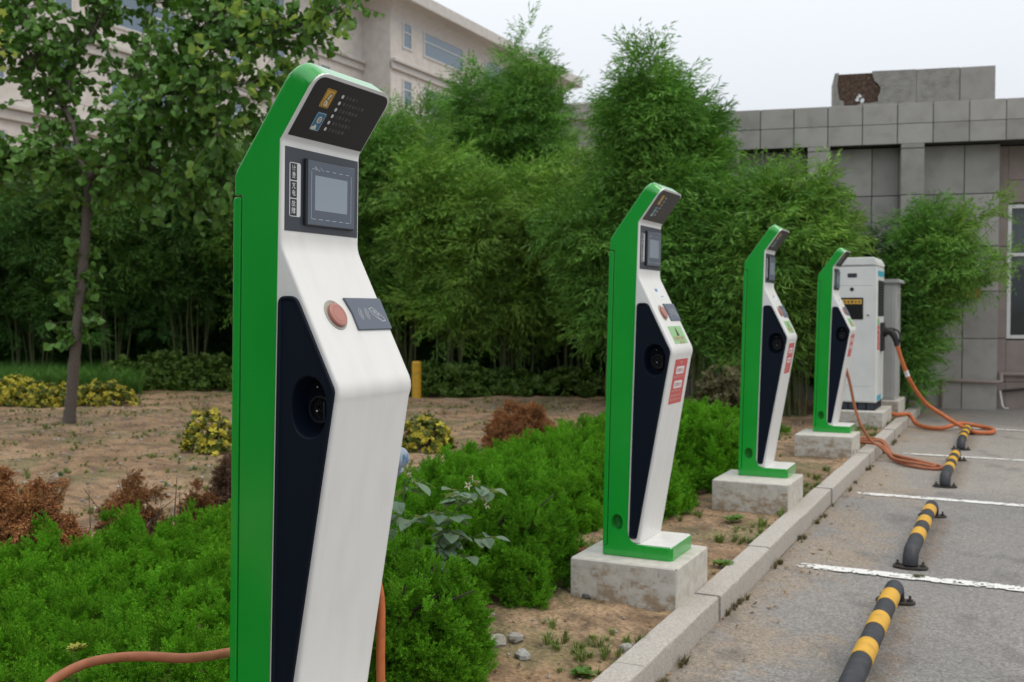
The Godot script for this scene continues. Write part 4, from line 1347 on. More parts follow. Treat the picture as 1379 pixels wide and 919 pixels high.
	g.tube([Vector3(0.0, 0.0, 0), Vector3(0.045, 0.005, 0), Vector3(0.075, -0.002, 0), Vector3(0.105, -0.045, 0), Vector3(0.125, -0.10, 0), Vector3(0.135, -0.155, 0)], [0.038, 0.040, 0.040, 0.036, 0.030, 0.026], 14)
	put(g.mesh(), "body", M.rubber, gun)
	g = Geo.new()
	g.tube([Vector3(0.055, 0.03, 0), Vector3(0.10, 0.033, 0), Vector3(0.145, 0.012, 0), Vector3(0.168, -0.035, 0), Vector3(0.165, -0.085, 0), Vector3(0.145, -0.135, 0)], [0.012, 0.011, 0.011, 0.011, 0.012, 0.014], 10)
	put(g.mesh(), "loop_handle", M.rubber, gun)
	g = Geo.new()
	g.box(Vector3(0.05, 0.034, -0.012), Vector3(0.085, 0.05, 0.012), 0.003)
	put(g.mesh(), "latch", M.slate, gun)
	gun.scale = Vector3(1.0, 1.0, 1.2)
	# grey cabinet behind
	var c := thing("grey_cabinet", Vector3(-1.335, 0.2855, -12.97), "plain grey steel cabinet standing behind the white charger", "cabinet")
	g = Geo.new()
	g.box(Vector3(-0.56, 0.0, -0.50), Vector3(0.0, 1.40, 0.0), 0.006)
	put(g.mesh(), "body", M.cabinet_grey, c)
	g = Geo.new()
	var hood := PackedVector2Array([Vector2(-0.60, 1.401), Vector2(0.045, 1.401), Vector2(0.045, 1.425), Vector2(0.02, 1.445), Vector2(-0.575, 1.445), Vector2(-0.60, 1.425)])
	g.cap(hood, 0.04, Transform3D(), Vector3(0, 0, 1))
	g.skin(hood, -0.54, hood, 0.04, Transform3D())
	g.cap(hood, -0.54, Transform3D(), Vector3(0, 0, -1))
	put(g.mesh(), "rain_hood", M.cabinet_grey, c)
	put(plate(Transform3D(), -0.535, 0.03, -0.025, 1.37, -0.001, 0.012, 0.004), "door", M.cabinet_grey, c)
	var cr := put(plate(rf, 0.03, 0.05, 0.47, 1.36, -0.001, 0.006, 0.003), "side_plate", M.cabinet_grey, c)
	for k in 6:
		g = Geo.new()
		g.box(Vector3(0.10, 1.12 + k * 0.028, 0.005), Vector3(0.40, 1.130 + k * 0.028, 0.012), 0.002, rf)
		put(g.mesh(), "slat", M.cabinet_grey, cr)

# ---------------------------------------------------------------- wheel stops
func wheel_stops():
	var labels := [
		"black and yellow tubular wheel stop closest to the camera, cut by the bottom edge",
		"black and yellow tubular wheel stop between the first two white bay lines",
		"black and yellow tubular wheel stop beside the coil of orange cable",
		"black and yellow tubular wheel stop furthest away, under the thick orange cable"]
	var spans := [[-3.40, -5.03], [-5.74, -7.24], [-8.50, -10.05], [-10.84, -12.28]]
	for i in 4:
		var z0: float = spans[i][0]
		var z1: float = spans[i][1]
		var o := thing("wheel_stop", Vector3(-0.505, 0.004, z0), labels[i], "wheel stop", "wheel stops in the parking bays")
		var L := z0 - z1
		var r := 0.0395
		var y := 0.078
		var path := []       # near foot, elbow, bar, elbow, far foot
		for k in 7:
			var a := PI / 2 * k / 6.0
			path.append(Vector3(0, 0.012 + (y - 0.012) * sin(a), -0.075 * (1.0 - cos(a))))
		for k in range(6, -1, -1):
			var a := PI / 2 * k / 6.0
			path.append(Vector3(0, 0.012 + (y - 0.012) * sin(a), -L + 0.075 * (1.0 - cos(a))))
		var g := Geo.new()
		g.tube(path, [r], 22)
		put(g.mesh(50), "bar", M.stop_black, o)
		var n := 4
		var step := 0.385
		for k in n:       # yellow sleeves
			var zc := -L + 0.30 + k * step
			if zc > -0.22:
				break
			g = Geo.new()
			g.tube([Vector3(0, y, zc - 0.09), Vector3(0, y, zc + 0.09)], [r + 0.0016], 22)
			put(g.mesh(50), "yellow_band", M.stop_yellow, o)
		for e in [0.0, -L]:
			g = Geo.new()
			var pl := oval(Vector2(0, 0), 0.088, 0.048, 24, 2.3)
			var t := Transform3D(Basis(Vector3(1, 0, 0), Vector3(0, 0, 1), Vector3(0, 1, 0)), Vector3(0, 0, e))
			g.skin(pl, 0.0, pl, 0.008, t)
			g.cap(pl, 0.008, t, Vector3(0, 0, 1))
			var fl := put(g.mesh(), "foot_flange", M.rust, o)
			for sx in [-0.063, 0.063]:
				g = Geo.new()
				g.lathe([Vector2(0.013, 0.0082), Vector2(0.013, 0.0185), Vector2(0.006, 0.0186), Vector2(0.006, 0.034), Vector2(0.0, 0.036)], 6, Transform3D(Basis(), Vector3(sx, 0, e)), false)
				put(g.mesh(20), "bolt", M.rust, fl)

# ---------------------------------------------------------------- cables
func smooth_path(pts: Array, n := 60) -> Array:
	var c := Curve3D.new()
	for i in pts.size():
		var a: Vector3 = pts[maxi(i - 1, 0)]
		var b: Vector3 = pts[mini(i + 1, pts.size() - 1)]
		var t := (b - a) * 0.17
		c.add_point(pts[i], -t, t)
	var out := []
	for k in n + 1:
		out.append(c.sample_baked(c.get_baked_length() * k / n, true))
	return out

func cable(called: String, pts: Array, r: float, m: Material, label: String, n := 60) -> MeshInstance3D:
	var g := Geo.new()
	g.tube(smooth_path(pts, n), [r], 10)
	var o := put(g.mesh(60), called, m)
	tag(o, label, "cable")
	return o

func cables():
	# thick cable of the fast charger: from the gun to the asphalt, a loop, and back to the cabinet foot
	var r := 0.0235
	var cb := cable("charger_cable", [Vector3(-1.23, 0.968, -12.10), Vector3(-1.212, 0.915, -12.10), Vector3(-1.185, 0.815, -12.12), Vector3(-1.124, 0.642, -12.15), Vector3(-1.031, 0.448, -12.25), Vector3(-0.921, 0.294, -12.35), Vector3(-0.768, 0.185, -12.40), Vector3(-0.60, 0.09, -12.33), Vector3(-0.42, 0.03, -12.20), Vector3(-0.29, 0.028, -12.26), Vector3(-0.25, 0.028, -12.50), Vector3(-0.33, 0.03, -12.75), Vector3(-0.48, 0.05, -12.80), Vector3(-0.62, 0.075, -12.62), Vector3(-0.78, 0.03, -12.45), Vector3(-0.93, 0.028, -12.48), Vector3(-1.08, 0.05, -12.70), Vector3(-1.16, 0.135, -12.82), Vector3(-1.25, 0.14, -12.74), Vector3(-1.31, 0.16, -12.55), Vector3(-1.42, 0.22, -12.40), Vector3(-1.55, 0.20, -12.47)], r, M.orange, "thick orange cable hanging from the charging gun and looping over the asphalt", 120)
	var g := Geo.new()
	g.tube([Vector3(-1.141, 0.688, -12.142), Vector3(-1.117, 0.624, -12.155)], [r + 0.002], 12)
	put(g.mesh(60), "white_marker", M.frame_white, cb)
	# two thinner cables of the fourth post lie in long loops on the asphalt
	cable("post_cable", [Vector3(-1.425, 0.87, -9.66), Vector3(-1.405, 0.831, -9.60), Vector3(-1.375, 0.68, -9.66), Vector3(-1.345, 0.50, -9.70), Vector3(-1.28, 0.31, -9.70), Vector3(-1.20, 0.18, -9.72), Vector3(-1.12, 0.125, -9.74), Vector3(-1.03, 0.03, -9.75), Vector3(-0.90, 0.016, -9.52), Vector3(-0.74, 0.016, -9.36), Vector3(-0.64, 0.016, -9.33), Vector3(-0.585, 0.016, -9.42), Vector3(-0.62, 0.016, -9.55), Vector3(-0.75, 0.016, -9.66), Vector3(-0.92, 0.020, -9.86), Vector3(-1.05, 0.022, -10.05), Vector3(-1.13, 0.125, -10.12), Vector3(-1.20, 0.137, -10.2), Vector3(-1.30, 0.13, -10.3), Vector3(-1.48, 0.12, -10.3)], 0.0135, M.orange_dusty, "orange cable hanging from the fourth post and looping beside a wheel stop", 140)
	cable("post_cable", [Vector3(-1.52, 0.128, -9.95), Vector3(-1.38, 0.135, -9.93), Vector3(-1.22, 0.140, -9.85), Vector3(-1.11, 0.125, -9.80), Vector3(-1.02, 0.040, -9.72), Vector3(-0.88, 0.044, -9.48), Vector3(-0.76, 0.040, -9.42), Vector3(-0.66, 0.018, -9.45), Vector3(-0.66, 0.018, -9.56), Vector3(-0.80, 0.040, -9.62), Vector3(-0.96, 0.046, -9.78), Vector3(-1.06, 0.05, -9.94), Vector3(-1.14, 0.14, -10.0), Vector3(-1.24, 0.150, -9.98), Vector3(-1.40, 0.135, -10.02)], 0.0135, M.orange_dusty, "lower orange cable coil crossing the kerb at the fourth block", 120)
	# the nearest post's own plug and cable, on its far side
	var p := thing("charging_plug", Vector3(-1.66 + 0.236, 0.27 + 0.712, -2.152), "blue-grey charging plug on the far side of the nearest post", "charging plug")
	g = Geo.new()
	var ax := Basis(Vector3.RIGHT, Vector3(0, 0, -1), Vector3(0, 1, 0))
	g.lathe([Vector2(0.024, 0.004), Vector2(0.024, 0.02), Vector2(0.027, 0.024), Vector2(0.029, 0.045), Vector2(0.027, 0.07), Vector2(0.020, 0.078), Vector2(0.0, 0.08)], 24, Transform3D(ax, Vector3.ZERO), true)
	put(g.mesh(35), "body", M.plug_grey, p)
	g = Geo.new()
	g.lathe([Vector2(0.027, 0.0), Vector2(0.027, 0.012)], 24, Transform3D(ax, Vector3.ZERO), true)
	put(g.mesh(35), "collar", M.rubber, p)
	g = Geo.new()
	g.tube([Vector3(-0.01, -0.02, -0.06), Vector3(-0.04, -0.055, -0.06), Vector3(-0.07, -0.09, -0.058)], [0.026, 0.022, 0.017], 14)
	put(g.mesh(35), "cable_boot", M.plug_grey, p)
	g = Geo.new()
	var nt := Transform3D(Basis(Vector3(0, 0, -1), Vector3(0, 1, 0), Vector3(1, 0, 0)), Vector3(0.0292, 0, 0))
	strokes(g, nt, [[0.040, -0.010, 0.040, 0.012], [0.040, 0.012, 0.056, -0.010], [0.056, -0.010, 0.056, 0.012]], 0.003, 0.0006)
	put(g.mesh(), "letter", M.sticker_blue, p)
	cable("plug_cable", [Vector3(-1.485, 0.895, -2.21), Vector3(-1.505, 0.85, -2.205), Vector3(-1.505, 0.76, -2.20), Vector3(-1.485, 0.67, -2.20), Vector3(-1.472, 0.60, -2.20), Vector3(-1.473, 0.45, -2.20), Vector3(-1.50, 0.31, -2.24), Vector3(-1.56, 0.29, -2.30), Vector3(-1.68, 0.26, -2.36), Vector3(-1.80, 0.20, -2.40)], 0.0118, M.orange, "orange cable dropping behind the nearest post's white front", 60)
	# hose over the juniper, and the end of a cable beside the second block
	cable("garden_hose", [on_ground(20, 1010, 0.40), on_ground(50, 945, 0.43), on_ground(72, 917, 0.45), on_ground(110, 896, 0.465), on_ground(150, 887, 0.475), on_ground(195, 884.5, 0.478), on_ground(245, 887, 0.47), on_ground(280, 884, 0.462), on_ground(310, 879, 0.455), on_ground(370, 870, 0.42), on_ground(420, 868, 0.38)], 0.0125, M.orange_dusty, "orange-brown hose curving over the juniper in the lower left corner", 80)
	cable("cable_end", [Vector3(-1.80, 0.21, -4.55), Vector3(-1.84, 0.225, -4.47), Vector3(-1.88, 0.225, -4.42), Vector3(-1.925, 0.215, -4.45), Vector3(-1.92, 0.205, -4.52), Vector3(-1.87, 0.195, -4.54), Vector3(-1.82, 0.185, -4.48), Vector3(-1.86, 0.170, -4.43), Vector3(-1.92, 0.155, -4.46), Vector3(-1.95, 0.12, -4.53), Vector3(-1.99, 0.10, -4.6)], 0.0125, M.orange_dusty, "end of an orange cable coiled by the second concrete block", 70)

# ---------------------------------------------------------------- foliage meshes
class Blades:
	var v := PackedVector3Array()
	var n := PackedVector3Array()
	var c := PackedColorArray()

	func tri(a: Vector3, b: Vector3, d: Vector3, col: Color) -> void:
		var q := (d - a).cross(b - a).normalized()
		for p in [a, b, d]:
			v.append(p)
			n.append(q)
			c.append(col)

	func leaf(base: Vector3, dir: Vector3, side: Vector3, l: float, w: float, fold: float, col: Color) -> void:   # a folded lance-shaped leaf
		var f := dir.normalized()
		var s := (side - f * side.dot(f)).normalized()
		var u := s.cross(f)
		var m := base + f * l * 0.42
		var t := base + f * l - u * l * 0.10
		tri(base, m + s * w * 0.5 + u * fold * w, t, col)
		tri(base, t, m - s * w * 0.5 + u * fold * w, col)

	func oval_leaf(base: Vector3, dir: Vector3, side: Vector3, l: float, w: float, fold: float, col: Color, shape: Array) -> void:   # a broad leaf: shape is half widths along its length
		var f := dir.normalized()
		var s := (side - f * side.dot(f)).normalized()
		var u := s.cross(f)
		var k := shape.size()
		for i in k - 1:
			var t0 := float(i) / (k - 1)
			var t1 := float(i + 1) / (k - 1)
			var a := base + f * l * t0 - u * l * 0.12 * t0 * t0
			var b := base + f * l * t1 - u * l * 0.12 * t1 * t1
			for sg in [-1.0, 1.0]:
				var a2: Vector3 = a + s * w * shape[i] * sg + u * fold * w * shape[i]
				var b2: Vector3 = b + s * w * shape[i + 1] * sg + u * fold * w * shape[i + 1]
				tri(a, b, b2, col)
				if shape[i] > 0.001:
					tri(a, b2, a2, col)

	func mesh() -> ArrayMesh:
		var arr := []
		arr.resize(Mesh.ARRAY_MAX)
		arr[Mesh.ARRAY_VERTEX] = v
		arr[Mesh.ARRAY_NORMAL] = n
		arr[Mesh.ARRAY_COLOR] = c
		var m := ArrayMesh.new()
		m.add_surface_from_arrays(Mesh.PRIMITIVE_TRIANGLES, arr)
		return m

func tone(k := 0.15) -> Color:
	var f := rr(1.0 - k, 1.0 + k)
	return Color(f * rr(0.95, 1.05), f, f * rr(0.9, 1.1))

func bamboo_spray() -> ArrayMesh:   # a twig along +y, its leaves hanging towards -z
	var b := Blades.new()
	var tips := [Vector3(0, 0.40, -0.06), Vector3(0.15, 0.27, -0.05), Vector3(-0.16, 0.25, -0.04), Vector3(0.09, 0.36, -0.10), Vector3(-0.08, 0.34, 0.03)]
	for t in tips:
		for k in 8:
			var f := 0.22 + 0.78 * k / 7.0
			var p: Vector3 = t * f + rdir() * 0.015
			var sd: Vector3 = Vector3(rr(-1, 1), rr(-0.2, 0.5), rr(-0.8, 0.15))
			b.leaf(p, t.normalized() * rr(0.2, 0.9) + sd, rdir(), rr(0.07, 0.125), rr(0.012, 0.019), rr(0.1, 0.5), tone(0.22))
	return b.mesh()

func plume() -> ArrayMesh:   # a dense juniper shoot of length 1 along +y: side branchlets set with fine scale leaves
	var b := Blades.new()
	for k in 15:
		var t := pow(k / 14.0, 0.85)
		var a := k * 2.39996 + rr(-0.3, 0.3)
		var out := Vector3(cos(a), 0, sin(a))
		var base := Vector3(0.03 * sin(t * 3.0), t * 0.78, 0.02 * cos(t * 4.0))
		var l := lerpf(0.30, 0.17, t) * rr(0.8, 1.2)
		var d := (out * lerpf(0.8, 0.25, t) + Vector3(0, rr(0.6, 1.0), 0)).normalized()
		var col := tone(0.14)
		for q in 8:
			var u := (q + 0.5) / 8.0
			var p := base + d * l * u
			var e := (d * 0.8 + rdir() * 0.6).normalized()
			var w := e.cross(rdir()).normalized() * rr(0.016, 0.027)
			b.tri(p - w, p + e * rr(0.07, 0.12), p + w, col * rr(0.9, 1.1))
	return b.mesh()

func tuft(n: int) -> ArrayMesh:   # a puff of several shoots from one point
	var b := Blades.new()
	for k in n:
		var src: ArrayMesh = shoots[rng.randi() % shoots.size()]
		var arr := src.surface_get_arrays(0)
		var a := k * 2.39996
		var lean := 0.08 + 0.5 * sqrt(float(k) / n)
		var bs := basis_to(Vector3(cos(a) * lean, 1.0, sin(a) * lean), rr(0, TAU))
		var sc := rr(0.75, 1.05) * (1.1 - 0.3 * float(k) / n)
		var tint := tone(0.12)
		for i in arr[Mesh.ARRAY_VERTEX].size():
			b.v.append(bs * (arr[Mesh.ARRAY_VERTEX][i] * Vector3(sc * 0.85, sc, sc * 0.85)))
			b.n.append((bs * arr[Mesh.ARRAY_NORMAL][i]).normalized())
			b.c.append(arr[Mesh.ARRAY_COLOR][i] * tint)
	return b.mesh()

func oval_cluster(n: int, l: float, w: float) -> ArrayMesh:   # a shoot tip of small oval leaves
	var b := Blades.new()
	for k in n:
		var a := k * 2.4 + rr(-0.3, 0.3)
		var d := Vector3(cos(a), rr(0.15, 1.1), sin(a))
		b.oval_leaf(Vector3(0, 0.02 * k / n, 0) + d * 0.006, d, Vector3(-sin(a), 0, cos(a)), l * rr(0.75, 1.15), w * rr(0.8, 1.15), rr(0.1, 0.5), tone(0.18), [0.0, 0.42, 0.5, 0.36, 0.0])
	return b.mesh()

func grass_tuft(n: int, h: float, lean: float) -> ArrayMesh:
	var b := Blades.new()
	for k in n:
		var a := rr(0, TAU)
		var d := Vector3(cos(a), 0, sin(a))
		var p := d * rr(0, 0.02)
		var hh := h * rr(0.5, 1.1)
		var s := Vector3(-sin(a), 0, cos(a)) * rr(0.0016, 0.0032)
		var m := p + Vector3(0, hh * 0.6, 0) + d * lean * hh * 0.25
		var t := p + Vector3(0, hh * 0.9, 0) + d * lean * hh
		var col := tone(0.25)
		b.tri(p - s, m + s, p + s, col)
		b.tri(p - s, m - s, m + s, col)
		b.tri(m - s, t, m + s, col)
	return b.mesh()

func hang_basis(y: Vector3) -> Basis:   # y along the twig, z as near to up as it can be
	y = y.normalized()
	var z := (Vector3.UP - y * y.y)
	if z.length() < 0.05:
		z = Vector3(1, 0, 0)
	z = z.normalized()
	return Basis(y.cross(z), y, z)

# ---------------------------------------------------------------- bamboo hedge
var sprays := []

func bamboo_clump(px: float, depth: float, top_px: float, spread: float, culms: int, per: int, base_col: Color, label: String, bare := 0.16, size := 1.0, skew := 0.6, lean := Vector3.ZERO):
	var c := at(px, 418, depth)
	bamboo_at(c, at(px, top_px, depth).y - soil_y(c.x, c.z), spread, culms, per, base_col, label, bare, size, skew, lean)

func bamboo_at(c: Vector3, H: float, spread: float, culms: int, per: int, base_col: Color, label: String, bare: float, size: float, skew: float, lean := Vector3.ZERO):
	var o := thing("bamboo_clump", Vector3(c.x, soil_y(c.x, c.z), c.z), label, "bamboo", "bamboo clumps of the hedge")
	var g := Geo.new()
	var xf := []
	var cols := PackedColorArray()
	for k in culms:
		var a := TAU * k / culms + rr(-0.4, 0.4)
		var out := Vector3(cos(a), 0, sin(a))
		var reach := spread * rr(0.25, 1.0)
		var h := H * (1.0 - 0.30 * pow(reach / spread, 2.0)) * rr(0.86, 1.0)
		var b0 := out * spread * rr(0.05, 0.3) + Vector3(0, -0.05, 0)
		var pts := []
		var rad := []
		for i in 8:
			var t := i / 7.0
			pts.append(b0 + lean * pow(t, 1.6) + out * (reach * pow(t, 2.2)) + Vector3(0, h * (t - 0.06 * pow(t, 4.0)), 0) + Vector3(0.02 * sin(i * 1.7 + k), 0, 0.02 * cos(i * 2.1 + k)))
			rad.append(lerpf(0.016, 0.003, t) * size)
		g.tube(pts, rad, 5, false)
		var tint := tone(0.14)
		for node in int(per / 7.0):      # side branches: each a plume of sprays
			var t := bare + (1.0 - bare) * pow(rng.randf(), skew)
			var i := mini(int(t * 7.0), 6)
			var p0: Vector3 = pts[i].lerp(pts[i + 1], t * 7.0 - i)
			var b := rr(0, TAU)
			var d := Vector3(cos(b), 0, sin(b))
			var far := (0.10 + 0.45 * rng.randf()) * (1.15 - 0.78 * t) * spread
			var tip := p0 + d * far + Vector3(0, rr(0.0, 0.25) - far * 0.15, 0)
			g.tube([p0, p0.lerp(tip, 0.5) + Vector3(0, 0.05, 0), tip], [0.004, 0.003, 0.0015], 3, false)
			var tint2 := tone(0.20)
			for q in 8:
				var e := (d * 0.6 + rdir() * 0.9 + Vector3(0, 0.25, 0)).normalized()
				var p := p0.lerp(tip, rr(0.35, 1.05)) + e * rr(0.02, 0.20) * size
				if p.y < 0.12:
					continue
				var dir := e * 0.8 + Vector3(0, rr(-0.35, 0.45), 0)
				var s := rr(0.75, 1.2) * size
				xf.append(Transform3D(hang_basis(dir).scaled(Vector3.ONE * s), p))
				var f := base_col * tint * tint2 * tone(0.08)
				cols.append(Color(f.r, f.g, f.b))
	put(g.mesh(70), "culms", M.culm, o).set_meta("kind", "stuff")
	# three spray shapes share the foliage
	var n := xf.size()
	for s in 3:
		var xs := []
		var cs := PackedColorArray()
		for i in range(s, n, 3):
			xs.append(xf[i])
			cs.append(cols[i])
		scatter(sprays[s], xs, cs, "foliage", M.leaf, o)

func bamboo():
	for k in 3:
		sprays.append(bamboo_spray())
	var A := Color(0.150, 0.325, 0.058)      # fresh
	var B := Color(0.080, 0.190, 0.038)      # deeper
	var Y := Color(0.205, 0.370, 0.065)      # yellowish
	var list := [
		# px, depth, top px, spread, culms, sprays per culm, colour, label
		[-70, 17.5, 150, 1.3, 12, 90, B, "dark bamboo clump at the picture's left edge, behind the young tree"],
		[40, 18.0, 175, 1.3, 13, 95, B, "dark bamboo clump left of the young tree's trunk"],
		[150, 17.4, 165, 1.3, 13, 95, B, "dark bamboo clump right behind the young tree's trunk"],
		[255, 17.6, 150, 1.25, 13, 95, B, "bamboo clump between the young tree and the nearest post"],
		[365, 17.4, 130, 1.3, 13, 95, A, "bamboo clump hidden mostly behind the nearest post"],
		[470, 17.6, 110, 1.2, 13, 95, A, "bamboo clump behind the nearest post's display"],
		[545, 17.0, 95, 0.95, 14, 100, A, "bamboo clump with a pointed top right of the nearest post's head"],
		[612, 15.9, 165, 0.95, 13, 105, Y, "bright low bamboo clump in the middle of the hedge, left half"],
		[672, 18.4, 32, 1.0, 14, 110, A, "tall bamboo clump in front of the big building's cornice"],
		[722, 18.0, -12, 0.5, 7, 80, A, "slender bamboo with a loose tip rising against the sky"],
		[690, 16.0, 172, 1.0, 13, 105, Y, "bright low bamboo clump in the middle of the hedge, right half"],
		[772, 16.0, 182, 0.95, 13, 105, Y, "bright low bamboo clump just left of the second post"],
		[832, 13.7, 205, 0.6, 12, 95, A, "bamboo clump behind the second post's column"],
		[884, 13.5, 30, 0.66, 17, 125, A, "tallest bamboo clump, a dome above the second post's head"],
		[946, 12.9, 222, 0.55, 12, 100, A, "bamboo clump between the second and third posts"],
		[1012, 12.5, 218, 0.55, 12, 100, A, "bamboo clump behind the third post's head"],
		[1070, 12.4, 222, 0.46, 12, 100, Y, "yellow-green bamboo clump in front of the grey building's first column"],
	]
	for q in list:
		bamboo_clump(q[0], q[1], q[2], q[3], q[4], int(q[5] * 1.3), q[6], q[7], 0.30)
	# a second row closes the hedge
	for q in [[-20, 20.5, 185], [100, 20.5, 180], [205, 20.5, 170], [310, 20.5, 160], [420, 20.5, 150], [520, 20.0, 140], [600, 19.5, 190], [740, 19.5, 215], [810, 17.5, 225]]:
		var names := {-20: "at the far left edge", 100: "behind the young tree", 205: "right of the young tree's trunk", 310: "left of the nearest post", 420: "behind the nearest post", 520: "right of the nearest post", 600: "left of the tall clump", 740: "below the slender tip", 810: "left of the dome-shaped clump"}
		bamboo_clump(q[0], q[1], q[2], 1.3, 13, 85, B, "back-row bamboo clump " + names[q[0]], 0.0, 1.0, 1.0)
	# the hedge goes on along the planting strip behind the viewer and shades the near side of things
	for q in [[-1.9, 2.7, 4.6, "nearest behind the viewer"], [-3.9, 2.9, 5.0, "second behind the viewer"], [-6.0, 3.2, 5.2, "third behind the viewer"], [-8.4, 3.6, 5.2, "fourth behind the viewer"]]:
		bamboo_at(Vector3(q[0], 0, q[1]), q[2], 1.2, 13, 95, B, "bamboo clump out of the picture, " + q[3], 0.0, 1.0, 0.9)
	# bushes between the cabinets and the grey building
	bamboo_clump(1196, 13.5, 285, 0.45, 9, 80, B, "bamboo clump directly behind the white charger cabinet", 0.06, 0.8)
	bamboo_clump(1212, 13.3, 262, 0.42, 10, 95, A, "bamboo clump right of the grey cabinet, leaning over the asphalt", 0.06, 0.8, 0.8, Vector3(0.42, 0, 0.05))
	bamboo_clump(1214, 13.45, 215, 0.40, 7, 42, Y, "loose airy bamboo spray reaching in front of the window", 0.42, 0.8, 0.7, Vector3(0.95, 0, 0.1))
	# low dark growth closing the foot of the hedge
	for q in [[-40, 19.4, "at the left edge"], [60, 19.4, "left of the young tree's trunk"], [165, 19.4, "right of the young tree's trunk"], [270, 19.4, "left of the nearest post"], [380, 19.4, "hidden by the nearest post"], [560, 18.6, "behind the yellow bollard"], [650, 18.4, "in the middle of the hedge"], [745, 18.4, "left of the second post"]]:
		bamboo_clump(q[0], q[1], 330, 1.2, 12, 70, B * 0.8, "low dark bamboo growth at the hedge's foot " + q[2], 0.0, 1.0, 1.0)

# ---------------------------------------------------------------- trees
func limb(g: Geo, pts: Array, r0: float, r1: float, sides := 8) -> Array:
	var path := smooth_path(pts, 6 * (pts.size() - 1))
	var rad := []
	for i in path.size():
		var t := float(i) / (path.size() - 1)
		rad.append(lerpf(r0, r1, pow(t, 0.8)) * (1.0 + 0.08 * sin(i * 2.3)))
	g.tube(path, rad, sides)
	return path

